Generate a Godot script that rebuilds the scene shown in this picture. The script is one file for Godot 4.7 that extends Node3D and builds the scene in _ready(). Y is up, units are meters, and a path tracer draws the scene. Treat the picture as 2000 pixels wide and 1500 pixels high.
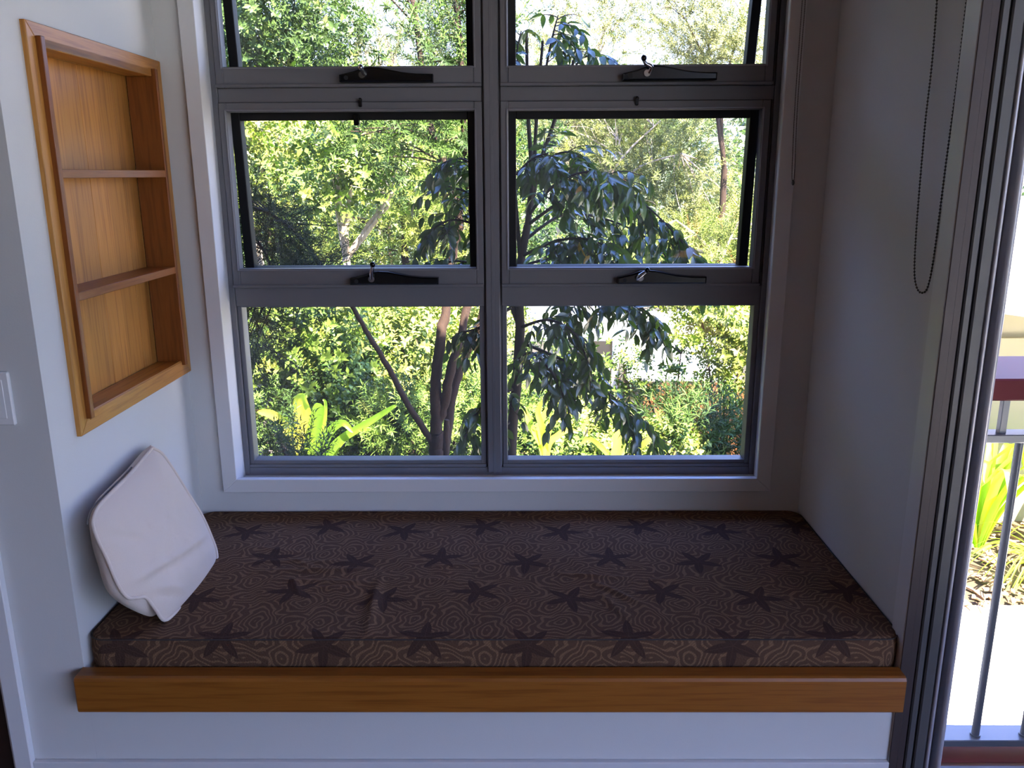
extends Node3D

# ---------------------------------------------------------------- numbers that the whole scene shares
const EYE := Vector3(0.0, 1.45, 2.44)
const EYE_TURN := Vector3(-0.24699218, 0.00831351, -0.00492417)
const FOCAL := 1623.36
const H := 1.45
const WL := -0.999      # face of the alcove's left wall
const WR := 0.876       # face of the alcove's right wall
const FZ := 0.757       # face of the room's front wall
var eye_basis := Basis()
var M := {}
var rng := RandomNumberGenerator.new()


# ---------------------------------------------------------------- mesh buffer
class MB:
	var v := PackedVector3Array()
	var n := PackedVector3Array()
	var t := PackedVector2Array()
	var i := PackedInt32Array()

	func tri(a: int, b: int, c: int) -> void:   # turned so that it is clockwise as seen from the side its normals point to
		var nn := n[a] + n[b] + n[c]
		if (v[b] - v[a]).cross(v[c] - v[a]).dot(nn) > 0.0:
			i.append_array([a, c, b])
		else:
			i.append_array([a, b, c])

	func put(p: Vector3, nn: Vector3, uv := Vector2.ZERO) -> int:
		v.append(p); n.append(nn); t.append(uv)
		return v.size() - 1

	func poly(pts: Array, outward: Vector3) -> void:
		var nn := Vector3.ZERO
		for k in range(1, pts.size() - 1):
			nn += (pts[k] - pts[0]).cross(pts[k + 1] - pts[0])
		if nn.length() < 1e-14:
			return
		nn = nn.normalized()
		if nn.dot(outward) < 0.0:
			nn = -nn
		var s := v.size()
		for p in pts:
			put(p, nn, Vector2(p.x + p.z, p.y))
		for k in range(1, pts.size() - 1):
			tri(s, s + k, s + k + 1)

	func box(c: Vector3, size: Vector3, b := 0.0, turn := Basis()) -> void:
		var h := size * 0.5
		b = minf(b, minf(h.x, minf(h.y, h.z)) * 0.9)
		for ax in 3:
			for s in [-1.0, 1.0]:
				var q := []
				for k in [[-1, -1], [1, -1], [1, 1], [-1, 1]]:
					var p := Vector3.ZERO
					p[ax] = s * h[ax]
					p[(ax + 1) % 3] = k[0] * (h[(ax + 1) % 3] - b)
					p[(ax + 2) % 3] = k[1] * (h[(ax + 2) % 3] - b)
					q.append(c + turn * p)
				var o := Vector3.ZERO
				o[ax] = s
				poly(q, turn * o)
		if b <= 0.0:
			return
		for ax in 3:
			var u := (ax + 1) % 3
			var w := (ax + 2) % 3
			for su in [-1.0, 1.0]:
				for sw in [-1.0, 1.0]:
					var q := []
					for k in [[-1, 0], [1, 0], [1, 1], [-1, 1]]:
						var p := Vector3.ZERO
						p[ax] = k[0] * (h[ax] - b)
						p[u] = su * (h[u] - (b if k[1] == 1 else 0.0))
						p[w] = sw * (h[w] - (0.0 if k[1] == 1 else b))
						q.append(c + turn * p)
					var o := Vector3.ZERO
					o[u] = su
					o[w] = sw
					poly(q, turn * o)
		for sx in [-1.0, 1.0]:
			for sy in [-1.0, 1.0]:
				for sz in [-1.0, 1.0]:
					var q := []
					for ax in 3:
						var p := Vector3(sx * (h.x - b), sy * (h.y - b), sz * (h.z - b))
						p[ax] = [sx, sy, sz][ax] * h[ax]
						q.append(c + turn * p)
					poly(q, turn * Vector3(sx, sy, sz))

	func span(lo: Vector3, hi: Vector3, b := 0.0) -> void:
		box((lo + hi) * 0.5, (hi - lo).abs(), b)

	func tube(path: Array, radii: Array, sides := 8, caps := true) -> void:
		var count := path.size()
		var side := Vector3.ZERO
		var start := v.size()
		for k in count:
			var d: Vector3 = (path[mini(k + 1, count - 1)] - path[maxi(k - 1, 0)]).normalized()
			if k == 0:
				side = d.cross(Vector3.UP if absf(d.y) < 0.9 else Vector3.RIGHT).normalized()
			side = (side - d * side.dot(d)).normalized()
			var up := d.cross(side)
			var r: float = radii[mini(k, radii.size() - 1)]
			for s in sides + 1:
				var a := TAU * s / sides
				var o := side * cos(a) + up * sin(a)
				put(path[k] + o * r, o, Vector2(float(s) / sides, k * 0.1))
		for k in count - 1:
			for s in sides:
				var a := start + k * (sides + 1) + s
				tri(a, a + 1, a + sides + 2)
				tri(a, a + sides + 2, a + sides + 1)
		if caps:
			for e in [0, count - 1]:
				var d: Vector3 = (path[0] - path[1]) if e == 0 else (path[e] - path[e - 1])
				d = d.normalized()
				var c := put(path[e], d)
				var ring := []
				for s in sides:
					ring.append(put(v[start + e * (sides + 1) + s], d))
				for s in sides:
					tri(c, ring[s], ring[(s + 1) % sides])

	func ball(c: Vector3, r: Vector3, rings := 8, sides := 12) -> void:
		var s0 := v.size()
		for a in rings + 1:
			for b in sides + 1:
				var o := Vector3(sin(PI * a / rings) * cos(TAU * b / sides), cos(PI * a / rings), sin(PI * a / rings) * sin(TAU * b / sides))
				put(c + o * r, (o / r).normalized())
		for a in rings:
			for b in sides:
				var k := s0 + a * (sides + 1) + b
				tri(k, k + 1, k + sides + 2)
				tri(k, k + sides + 2, k + sides + 1)

	# an outline in x and y pushed from z0 to z1, with its near rim chamfered by b
	func prism(outline: PackedVector2Array, z0: float, z1: float, b := 0.0) -> void:
		var inner := outline
		if b > 0.0:
			var off := Geometry2D.offset_polygon(outline, -b, Geometry2D.JOIN_MITER)
			if off.size() and off[0].size() == outline.size():
				inner = off[0]
				var best := 0
				for k in inner.size():
					if inner[k].distance_to(outline[0]) < inner[best].distance_to(outline[0]):
						best = k
				var rolled := PackedVector2Array()
				for k in inner.size():
					rolled.append(inner[(k + best) % inner.size()])
				inner = rolled
				if Geometry2D.is_polygon_clockwise(inner) != Geometry2D.is_polygon_clockwise(outline):
					var back := PackedVector2Array([inner[0]])
					for k in range(inner.size() - 1, 0, -1):
						back.append(inner[k])
					inner = back
			else:
				b = 0.0
		var sign := -1.0 if Geometry2D.is_polygon_clockwise(outline) else 1.0
		var m := outline.size()
		for k in m:
			var a := outline[k]
			var c := outline[(k + 1) % m]
			var e := c - a
			var o := Vector3(e.y, -e.x, 0) * sign
			poly([Vector3(a.x, a.y, z0), Vector3(c.x, c.y, z0), Vector3(c.x, c.y, z1 - b), Vector3(a.x, a.y, z1 - b)], o)
			if b > 0.0:
				var ai := inner[k]
				var ci := inner[(k + 1) % m]
				poly([Vector3(a.x, a.y, z1 - b), Vector3(c.x, c.y, z1 - b), Vector3(ci.x, ci.y, z1), Vector3(ai.x, ai.y, z1)], o.normalized() + Vector3(0, 0, 1))
		for cap in [[outline, z0, Vector3(0, 0, -1)], [inner, z1, Vector3(0, 0, 1)]]:
			var tris := Geometry2D.triangulate_polygon(cap[0])
			for k in range(0, tris.size(), 3):
				var q := []
				for j in 3:
					var p: Vector2 = cap[0][tris[k + j]]
					q.append(Vector3(p.x, p.y, cap[1]))
				poly(q, cap[2])

	# a grid of points (rows of equal length) with smooth normals; flip turns them round
	func sheet(rows: Array, uvs: Array, flip := false) -> void:
		var ny := rows.size()
		var nx: int = rows[0].size()
		var s0 := v.size()
		for y in ny:
			for x in nx:
				var du: Vector3 = rows[y][mini(x + 1, nx - 1)] - rows[y][maxi(x - 1, 0)]
				var dv: Vector3 = rows[mini(y + 1, ny - 1)][x] - rows[maxi(y - 1, 0)][x]
				var nn := du.cross(dv).normalized()
				put(rows[y][x], -nn if flip else nn, uvs[y][x] if uvs.size() else Vector2.ZERO)
		for y in ny - 1:
			for x in nx - 1:
				var a := s0 + y * nx + x
				if flip:
					i.append_array([a, a + 1, a + nx + 1, a, a + nx + 1, a + nx])
				else:
					i.append_array([a, a + nx + 1, a + 1, a, a + nx, a + nx + 1])

	func mesh() -> ArrayMesh:
		var arrays := []
		arrays.resize(Mesh.ARRAY_MAX)
		arrays[Mesh.ARRAY_VERTEX] = v
		arrays[Mesh.ARRAY_NORMAL] = n
		arrays[Mesh.ARRAY_TEX_UV] = t
		arrays[Mesh.ARRAY_INDEX] = i
		var m := ArrayMesh.new()
		m.add_surface_from_arrays(Mesh.PRIMITIVE_TRIANGLES, arrays)
		return m


# ---------------------------------------------------------------- objects
func obj(called: String, what, material: Material, parent: Node = self) -> MeshInstance3D:
	var o := MeshInstance3D.new()
	o.name = called
	o.mesh = what.mesh() if what is MB else what
	o.material_override = material
	parent.add_child(o, true)
	return o


func tag(o: Node, label := "", category := "", group := "", kind := "") -> Node:
	if label: o.set_meta("label", label)
	if category: o.set_meta("category", category)
	if group: o.set_meta("group", group)
	if kind: o.set_meta("kind", kind)
	return o


func thing(called: String, label: String, category: String, where := Vector3.ZERO, group := "", kind := "") -> Node3D:
	var o := Node3D.new()
	o.name = called
	add_child(o, true)
	o.position = where
	tag(o, label, category, group, kind)
	return o


func one_span(lo: Vector3, hi: Vector3, b := 0.0) -> MB:
	var m := MB.new()
	m.span(lo, hi, b)
	return m


# the point on the plane of depth z that the photograph shows at pixel (px, py)
func at(px: float, py: float, z: float) -> Vector3:
	var d := eye_basis * Vector3((px - 1000.0) / FOCAL, -(py - 750.0) / FOCAL, -1.0)
	return EYE + d * ((z - EYE.z) / d.z)


func curve(points: Array, steps := 6) -> Array:
	var out := []
	for k in points.size() - 1:
		var a: Vector3 = points[maxi(k - 1, 0)]
		var b: Vector3 = points[k]
		var c: Vector3 = points[k + 1]
		var d: Vector3 = points[mini(k + 2, points.size() - 1)]
		for s in steps:
			out.append(b.cubic_interpolate(c, a, d, float(s) / steps))
	out.append(points[-1])
	return out


func taper(count: int, r0: float, r1: float) -> Array:
	var out := []
	for k in count:
		out.append(lerpf(r0, r1, float(k) / maxi(count - 1, 1)))
	return out


# ---------------------------------------------------------------- materials
func plain(called: String, color: Color, rough := 0.6, metal := 0.0, spec := 0.5) -> StandardMaterial3D:
	var m := StandardMaterial3D.new()
	m.resource_name = called
	m.albedo_color = color
	m.roughness = rough
	m.metallic = metal
	m.metallic_specular = spec
	M[called] = m
	return m


func noise_texture(freq: float, octaves: int, ramp: Array, size := 512, seed_value := 1, kind := FastNoiseLite.TYPE_SIMPLEX_SMOOTH) -> NoiseTexture2D:
	var f := FastNoiseLite.new()
	f.noise_type = kind
	f.seed = seed_value
	f.frequency = freq
	f.fractal_octaves = octaves
	var t := NoiseTexture2D.new()
	t.width = size
	t.height = size
	t.seamless = true
	t.noise = f
	if ramp.size():
		var g := Gradient.new()
		var offs := PackedFloat32Array()
		var cols := PackedColorArray()
		for r in ramp:
			offs.append(r[0])
			cols.append(r[1])
		g.offsets = offs
		g.colors = cols
		t.color_ramp = g
	return t


func timber(called: String, tex: Texture2D, grain: Vector3, tint := Color.WHITE, offset := Vector3.ZERO, rough := 0.42) -> StandardMaterial3D:
	var m := plain(called, tint, rough)
	m.albedo_texture = tex
	m.uv1_triplanar = true
	m.uv1_scale = grain
	m.uv1_offset = offset
	return m


func leafy(called: String, rough := 0.45, glow := Color(0.75, 1.0, 0.3), spec := 0.5) -> StandardMaterial3D:
	var m := plain(called, Color.WHITE, rough, 0.0, spec)
	m.vertex_color_use_as_albedo = true
	m.backlight_enabled = true
	m.backlight = glow
	m.cull_mode = BaseMaterial3D.CULL_DISABLED
	return m


func make_materials() -> void:
	var wall := plain("wall paint", Color(0.81, 0.81, 0.80), 0.75)
	wall.normal_enabled = true
	var relief := noise_texture(0.06, 3, [], 512, 5)
	relief.as_normal_map = true
	relief.bump_strength = 1.2
	wall.normal_texture = relief
	wall.normal_scale = 0.25
	wall.uv1_triplanar = true
	wall.uv1_scale = Vector3(6, 6, 6)
	plain("room paint", Color(0.50, 0.48, 0.46), 0.8)  # dark tone picked to cut light bounced into the alcove
	plain("trim paint", Color(0.84, 0.84, 0.84), 0.38)
	plain("aluminium", Color(0.42, 0.42, 0.435), 0.42, 0.0, 0.5)
	plain("aluminium shaded", Color(0.13, 0.13, 0.135), 0.5, 0.0, 0.3)  # same aluminium as the frame, shade of the recess put into its colour
	plain("aluminium light", Color(0.52, 0.52, 0.54), 0.32, 0.2, 0.5)
	plain("anodised", Color(0.72, 0.72, 0.75), 0.28, 0.3)  # albedo raised to stand for skylight on the jamb beads
	plain("jamb grey", Color(0.30, 0.30, 0.305), 0.5)
	plain("gasket", Color(0.06, 0.06, 0.065), 0.6)
	plain("black plastic", Color(0.016, 0.016, 0.02), 0.26)
	plain("chrome", Color(0.75, 0.75, 0.76), 0.16, 1.0)
	plain("steel bead", Color(0.36, 0.35, 0.33), 0.35, 0.85)
	plain("switch plastic", Color(0.88, 0.88, 0.88), 0.25)
	plain("dark door", Color(0.23, 0.17, 0.15), 0.5)
	plain("jamb brown", Color(0.22, 0.175, 0.175), 0.55)
	var glass := plain("pane glass", Color(1, 1, 1, 0.03), 0.0)
	glass.transparency = BaseMaterial3D.TRANSPARENCY_ALPHA
	glass.metallic_specular = 0.35
	var wood := noise_texture(0.012, 4, [[0.0, Color(0.60, 0.39, 0.165)], [0.35, Color(0.70, 0.48, 0.215)], [0.55, Color(0.755, 0.535, 0.25)], [0.75, Color(0.73, 0.505, 0.235)], [1.0, Color(0.81, 0.60, 0.31)]], 512, 11)
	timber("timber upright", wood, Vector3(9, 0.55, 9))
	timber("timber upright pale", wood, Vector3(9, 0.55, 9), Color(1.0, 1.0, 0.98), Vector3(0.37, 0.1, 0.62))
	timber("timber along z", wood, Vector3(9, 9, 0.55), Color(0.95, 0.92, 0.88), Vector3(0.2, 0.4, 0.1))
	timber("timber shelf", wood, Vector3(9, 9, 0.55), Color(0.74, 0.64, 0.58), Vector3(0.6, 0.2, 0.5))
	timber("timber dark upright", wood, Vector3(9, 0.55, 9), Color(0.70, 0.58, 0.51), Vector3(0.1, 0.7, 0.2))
	for k in 6:
		var tone: float = [0.97, 1.0, 0.95, 1.0, 0.92, 0.86][k]
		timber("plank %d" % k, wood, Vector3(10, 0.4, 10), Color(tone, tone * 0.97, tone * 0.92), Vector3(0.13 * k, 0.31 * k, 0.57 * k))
	timber("timber along x", wood, Vector3(0.5, 11, 9), Color(0.80, 0.70, 0.62), Vector3(0.3, 0.2, 0.4), 0.36)
	var floor_wood := timber("floor timber", wood, Vector3(0.5, 8, 8), Color(0.50, 0.40, 0.33))
	floor_wood.roughness = 0.35
	# outdoors
	var bark := noise_texture(0.03, 4, [[0.0, Color(0.16, 0.11, 0.085)], [0.5, Color(0.33, 0.24, 0.185)], [1.0, Color(0.50, 0.40, 0.32)]], 512, 21)
	var mb := timber("bark", bark, Vector3(14, 3, 14), Color(0.55, 0.46, 0.37), Vector3.ZERO, 0.85)
	mb.heightmap_enabled = true
	mb.heightmap_texture = bark
	mb.heightmap_scale = 0.6
	timber("bark dark", bark, Vector3(12, 3, 12), Color(0.33, 0.31, 0.28), Vector3(0.3, 0.1, 0), 0.85)
	timber("bark pale", noise_texture(0.02, 4, [[0.0, Color(0.55, 0.46, 0.38)], [0.5, Color(0.76, 0.68, 0.60)], [1.0, Color(0.88, 0.83, 0.77)]], 256, 23), Vector3(6, 2, 6), Color.WHITE, Vector3.ZERO, 0.8)
	leafy("leaf broad", 0.4, Color(0.42, 0.55, 0.12), 0.35)
	leafy("leaf fine", 0.55, Color(0.45, 0.55, 0.16), 0.3)
	leafy("leaf needle", 0.6, Color(0.3, 0.4, 0.12), 0.15)
	for k in 4:
		var c: Color = [Color(0.125, 0.195, 0.105), Color(0.16, 0.24, 0.11), Color(0.19, 0.28, 0.13), Color(0.70, 0.48, 0.12)][k]
		var g := plain("leaf glossy %d" % k, c, 0.25, 0.0, 0.55)
		g.backlight_enabled = true
		g.backlight = Color(0.22, 0.32, 0.06)
	for k in 3:
		var c: Color = [Color(0.33, 0.44, 0.13), Color(0.42, 0.51, 0.17), Color(0.76, 0.71, 0.27)][k]
		var g := plain("leaf strap %d" % k, c, 0.4, 0.0, 0.5)
		g.backlight_enabled = true
		g.backlight = Color(0.8, 0.95, 0.25)
	timber("soil", noise_texture(0.04, 5, [[0.0, Color(0.09, 0.07, 0.045)], [0.5, Color(0.19, 0.165, 0.09)], [1.0, Color(0.32, 0.29, 0.16)]], 512, 31), Vector3(0.9, 0.9, 0.9), Color.WHITE, Vector3.ZERO, 0.95)
	timber("concrete", noise_texture(0.03, 5, [[0.0, Color(0.80, 0.77, 0.72)], [0.5, Color(0.88, 0.86, 0.82)], [1.0, Color(0.93, 0.91, 0.88)]], 512, 32), Vector3(1.4, 1.4, 1.4), Color.WHITE, Vector3.ZERO, 0.85)
	plain("mulch", Color(0.30, 0.23, 0.16), 0.9)
	plain("mulch pale", Color(0.56, 0.44, 0.32), 0.9)
	plain("olive render", Color(0.53, 0.51, 0.43), 0.85)
	plain("shade mass dark", Color(0.30, 0.28, 0.25), 0.8)  # kept dark for the unseen light-blocking house mass
	plain("beige board", Color(0.60, 0.55, 0.48), 0.8)
	plain("white paint", Color(0.92, 0.92, 0.92), 0.5)
	plain("grey roof", Color(0.48, 0.50, 0.54), 0.5)
	plain("white roof", Color(0.90, 0.90, 0.92), 0.45)
	plain("dark window", Color(0.08, 0.09, 0.10), 0.15)
	plain("oxide red timber", Color(0.42, 0.20, 0.215), 0.42, 0.0, 0.14)
	plain("railing paint", Color(0.40, 0.42, 0.45), 0.35, 0.3)
	for k in 3:
		timber("paling %d" % k, bark, Vector3(8, 0.8, 8), [Color(1.2, 1.05, 0.85), Color(1.05, 0.9, 0.72), Color(1.35, 1.2, 1.0)][k], Vector3(0.2 * k, 0.3 * k, 0.1))
	plain("hill ground", Color(0.33, 0.37, 0.28), 0.95)


# the cover of the seat: lines that run round each other and dark sea stars
func cover_texture() -> ImageTexture:
	var w := 680
	var h := 584
	var size := Vector2(0.466, 0.40)
	var r := RandomNumberGenerator.new()
	r.seed = 77
	var stars := [[Vector2(0.075, 0.085), 0.2], [Vector2(0.305, 0.060), 0.9], [Vector2(0.180, 0.285), 0.5], [Vector2(0.415, 0.250), 1.3]]
	var seeds := []
	var tries := 0
	while seeds.size() < 16 and tries < 4000:
		tries += 1
		var p := Vector2(r.randf() * size.x, r.randf() * size.y)
		var ok := true
		for s in stars:
			var e := wrapped(p - s[0], size)
			if e.length() < 0.058: ok = false
		for s in seeds:
			if wrapped(p - s[0], size).length() < 0.066: ok = false
		if ok:
			var a := r.randf() * PI
			seeds.append([p, Vector2(cos(a), sin(a)), r.randf_range(0.36, 0.7)])
	var warp := FastNoiseLite.new()
	warp.seed = 9
	warp.frequency = 1.0
	warp.fractal_octaves = 2
	var base := Color(0.350, 0.282, 0.245)
	var line := Color(0.500, 0.412, 0.345)
	var dark := Color(0.282, 0.220, 0.208)
	var rib := Color(0.312, 0.246, 0.228)
	var im := Image.create_empty(w, h, false, Image.FORMAT_RGB8)
	for y in h:
		for x in w:
			var p := Vector2(x * size.x / w, y * size.y / h)
			# tileable warp from sines
			var q := p
			var ax := TAU * p.x / size.x
			var ay := TAU * p.y / size.y
			q.x += 0.0050 * sin(6.0 * ay + 2.0 * sin(3.0 * ax)) + 0.0020 * sin(11.0 * ay + 4.0 * ax)
			q.y += 0.0050 * sin(7.0 * ax + 2.0 * sin(2.0 * ay)) + 0.0020 * sin(12.0 * ax - 5.0 * ay)
			var star := 9.0
			var ridge := 9.0
			for s in stars:
				var e := wrapped(p - s[0], size)
				var rr := e.length()
				if rr > 0.085: continue
				var a := fposmod(e.angle() + s[1] + 3.0 * rr * rr, TAU / 5.0) - TAU / 10.0
				var off := absf(a) / (TAU / 10.0)        # 0 along an arm, 1 between arms
				var reach := 0.019 + 0.050 * pow(1.0 - off, 1.5)
				star = minf(star, rr - reach)
				ridge = minf(ridge, absf(sin(a)) * rr)
			var c := base
			if star < 0.0:
				c = rib if ridge < 0.0011 else dark
				if star > -0.0012: c = base.lerp(dark, 0.4)
			else:
				var f := 9.0
				for s in seeds:
					var e := wrapped(q - s[0], size)
					var along: float = e.dot(s[1])
					var across: float = e.cross(s[1])
					f = minf(f, sqrt(along * along * s[2] * s[2] + across * across))
				f = minf(f, 0.075)
				var g := absf(fposmod(f / 0.0112, 1.0) - 0.5)
				c = base.lerp(line, smoothstep(0.27, 0.38, g) * (0.8 + 0.2 * sin(900.0 * (p.x + p.y))))
			im.set_pixel(x, y, c)
	im.generate_mipmaps()
	return ImageTexture.create_from_image(im)


func wrapped(d: Vector2, size: Vector2) -> Vector2:
	return Vector2(d.x - size.x * round(d.x / size.x), d.y - size.y * round(d.y / size.y))


# ---------------------------------------------------------------- the scene
func _ready() -> void:
	rng.seed = 4
	eye_basis = Basis.from_euler(EYE_TURN)
	var cam := Camera3D.new()
	cam.name = "camera"
	cam.position = EYE
	cam.rotation = EYE_TURN
	cam.fov = rad_to_deg(2.0 * atan(750.0 / FOCAL))
	cam.near = 0.05
	cam.far = 800.0
	cam.current = true
	add_child(cam)

	var sky_mat := ProceduralSkyMaterial.new()
	sky_mat.sky_top_color = Color(0.47, 0.61, 0.97)
	sky_mat.sky_horizon_color = Color(0.83, 0.885, 1.0)
	sky_mat.sky_curve = 0.2
	sky_mat.ground_bottom_color = Color(0.40, 0.42, 0.34)
	sky_mat.ground_horizon_color = Color(0.62, 0.66, 0.62)
	sky_mat.sun_angle_max = 20.0
	var sky := Sky.new()
	sky.sky_material = sky_mat
	var env := Environment.new()
	env.background_mode = Environment.BG_SKY
	env.sky = sky
	env.background_energy_multiplier = 2.5
	env.tonemap_mode = Environment.TONE_MAPPER_LINEAR
	env.tonemap_exposure = 2.95
	env.sdfgi_enabled = true
	env.ssao_enabled = true
	env.ssil_enabled = true
	var we := WorldEnvironment.new()
	we.name = "environment"
	we.environment = env
	add_child(we)

	var sun := DirectionalLight3D.new()
	sun.name = "sun"
	sun.light_color = Color(1.0, 0.96, 0.89)
	sun.light_energy = 7.5
	sun.light_angular_distance = 0.55
	sun.shadow_enabled = true
	add_child(sun)
	sun.look_at_from_position(Vector3(3.2, 8, 5), Vector3.ZERO)

	make_materials()
	shell()
	window_alcove()
	seat()
	niche()
	small_fittings()
	sliding_door()
	grounds()
	neighbours()
	planting()


# ---------------------------------------------------------------- walls, floor, ceiling
func structure(called: String, what, material: Material, label: String) -> MeshInstance3D:
	var o := obj(called, what, material)
	tag(o, label, called.split("_")[0], "", "structure")
	return o


func shell() -> void:
	var paint: Material = M["wall paint"]
	# alcove left wall round the recess, with the room's front wall beside and below it
	var m := MB.new()
	m.span(Vector3(-1.16, 0.0, -0.16), Vector3(WL, 0.905, FZ))
	m.span(Vector3(-1.16, 1.73, -0.16), Vector3(WL, 2.6, FZ))
	m.span(Vector3(-1.16, 0.905, -0.16), Vector3(WL, 1.73, 0.052))
	m.span(Vector3(-1.16, 0.905, 0.632), Vector3(WL, 1.73, FZ))
	m.span(Vector3(-1.16, 0.905, 0.052), Vector3(-1.072, 1.73, 0.632))
	structure("wall_left", m, paint, "white side wall of the alcove holding the recessed timber shelf")
	m = MB.new()
	m.span(Vector3(WL, 0.0, -0.17), Vector3(WR, 0.52, 0.0))
	m.span(Vector3(WL, 2.29, -0.17), Vector3(WR, 2.6, 0.0))
	m.span(Vector3(WL, 0.52, -0.17), Vector3(-0.882, 2.29, 0.0))
	m.span(Vector3(0.754, 0.52, -0.17), Vector3(WR, 2.29, 0.0))
	structure("wall_back", m, paint, "white wall around the grey window above the seat")
	m = MB.new()
	m.span(Vector3(WR, 0.0, -0.17), Vector3(0.985, 2.6, 0.62))
	m.span(Vector3(WR, 0.0, 0.62), Vector3(0.90, 2.6, FZ - 0.002))
	structure("wall_right", m, paint, "shaded white side wall of the alcove behind the long bead chain")
	m = MB.new()
	m.span(Vector3(-1.16, 0.0, FZ - 0.13), Vector3(WL - 0.0005, 2.6, FZ + 0.0003))
	m.span(Vector3(-2.6, 2.1, FZ - 0.13), Vector3(-1.16, 2.6, FZ))
	m.span(Vector3(-2.7, 0.0, FZ - 0.13), Vector3(-2.05, 2.1, FZ))
	structure("wall_front", m, paint, "shaded white wall with the light switch at the left edge")
	structure("wall_lower", one_span(Vector3(WL - 0.0005, 0.0, 0.69), Vector3(0.866, 0.338, FZ)), paint, "shaded white wall panel under the timber rail of the seat")
	structure("wall_side", one_span(Vector3(-2.85, 0, 0.6), Vector3(-2.7, 2.6, 6.4)), M["room paint"], "taupe painted wall at the far side of the room")
	structure("wall_rear", one_span(Vector3(-2.85, 0, 6.3), Vector3(2.05, 2.6, 6.45)), M["room paint"], "taupe painted wall behind the viewer")
	m = MB.new()
	m.span(Vector3(1.9, 0, 0.6), Vector3(2.05, 2.6, 1.5))
	m.span(Vector3(1.9, 2.5, 1.5), Vector3(2.05, 2.6, 6.1))
	m.span(Vector3(1.9, 0, 6.1), Vector3(2.05, 2.6, 6.45))
	structure("wall_glazed", m, paint, "white wall round the wide glazed opening")
	m = MB.new()
	m.span(Vector3(-2.85, -0.2, 0.62), Vector3(2.05, 0.0, 6.45))
	m.span(Vector3(-1.16, -0.2, -0.17), Vector3(0.985, 0.0, 0.62))
	structure("floor", m, M["floor timber"], "dark timber floor of the room")
	m = MB.new()
	m.span(Vector3(-2.85, 2.6, 0.62), Vector3(2.05, 2.75, 6.45))
	m.span(Vector3(-1.16, 2.6, -0.17), Vector3(0.985, 2.75, 0.62))
	structure("ceiling", m, M["floor timber"], "timber lined ceiling of the room and alcove")  # dark material picked to cut bounced light
	# unseen house mass, side wing and eaves, added to shade garden and alcove
	m = MB.new()
	m.span(Vector3(-3.6, 2.75, 0.3), Vector3(2.0, 4.9, 6.6))  # upper storey, unseen, sized to shade the near garden
	m.span(Vector3(-6.0, -1.1, -3.9), Vector3(-2.25, 2.9, 0.5))  # side wing, unseen, added to keep skylight off the right alcove wall
	structure("wall_shade_mass", m, M["shade mass dark"], "unseen upper storey and side wing added to shade the garden and block skylight")
	m = MB.new()
	m.span(Vector3(2.0, 2.66, 0.3), Vector3(3.0, 2.75, 6.6))  # added eave that keeps sun out of the side glazing
	m.span(Vector3(-1.6, 2.42, -0.95), Vector3(1.3, 2.50, -0.172))  # added eave that cuts skylight through the alcove window
	m.span(Vector3(-1.6, 2.76, -0.95), Vector3(1.3, 2.86, 0.3))
	m.span(Vector3(-6.0, 2.9, -4.2), Vector3(-1.3, 3.0, 0.3))  # added eave that keeps the wing wall in shade
	structure("roof", m, M["grey roof"], "unseen roof edges added to keep sun and skylight off the alcove and glazed side")
	m = MB.new()
	m.span(Vector3(-2.85, -1.1, 0.5), Vector3(2.0, -0.2, 6.4))
	m.span(Vector3(-1.16, -1.1, -0.1), Vector3(0.985, -0.2, 0.5))
	structure("wall_footing", m, M["olive render"], "footing wall below the floor")
	# skirting and the edge of the next doorway
	m = MB.new()
	m.span(Vector3(-1.146, 0.0, FZ), Vector3(0.862, 0.115, FZ + 0.014), 0.002)
	structure("baseboard_front", m, M["trim paint"], "low white skirting board below the seat front")
	m = MB.new()
	m.span(Vector3(-1.186, 0.0, FZ - 0.0), Vector3(-1.146, 2.14, FZ + 0.018), 0.002)
	m.span(Vector3(-2.05, 2.10, FZ), Vector3(-1.146, 2.16, FZ + 0.018), 0.002)
	m.span(Vector3(-1.20, 0.0, FZ - 0.13), Vector3(-1.1605, 2.1, FZ))
	structure("trim_1", m, M["trim paint"], "white door trim at the left edge with a bright side")
	structure("door_1", one_span(Vector3(-2.04, 0.0, FZ - 0.09), Vector3(-1.2, 2.1, FZ - 0.05), 0.003), M["dark door"], "dark brown door at the lower left edge")
	m = MB.new()
	m.span(Vector3(0.864, 0.0, 0.70), Vector3(WR, 2.6, FZ + 0.004), 0.003)
	structure("trim_2", m, M["trim paint"], "narrow pale corner strip at the end of the right alcove wall")
	# wide glazed opening that lights the room from the right
	var w := thing("window_2", "wide glazed opening in the side wall of the room", "window", Vector3(1.97, 0, 3.8), "", "structure")
	m = MB.new()
	for z in [-2.27, 0.0, 2.27]:
		m.span(Vector3(-0.035, 0.0, z - 0.03), Vector3(0.035, 2.5, z + 0.03), 0.003)
	m.span(Vector3(-0.035, 0.0, -2.27), Vector3(0.035, 0.05, 2.27), 0.003)
	m.span(Vector3(-0.035, 2.45, -2.27), Vector3(0.035, 2.5, 2.27), 0.003)
	obj("frame", m, M["aluminium"], w)
	for z in [-1.135, 1.135]:
		obj("pane", one_span(Vector3(-0.003, 0.05, z - 1.1), Vector3(0.003, 2.45, z + 1.1)), M["pane glass"], w)


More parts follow.
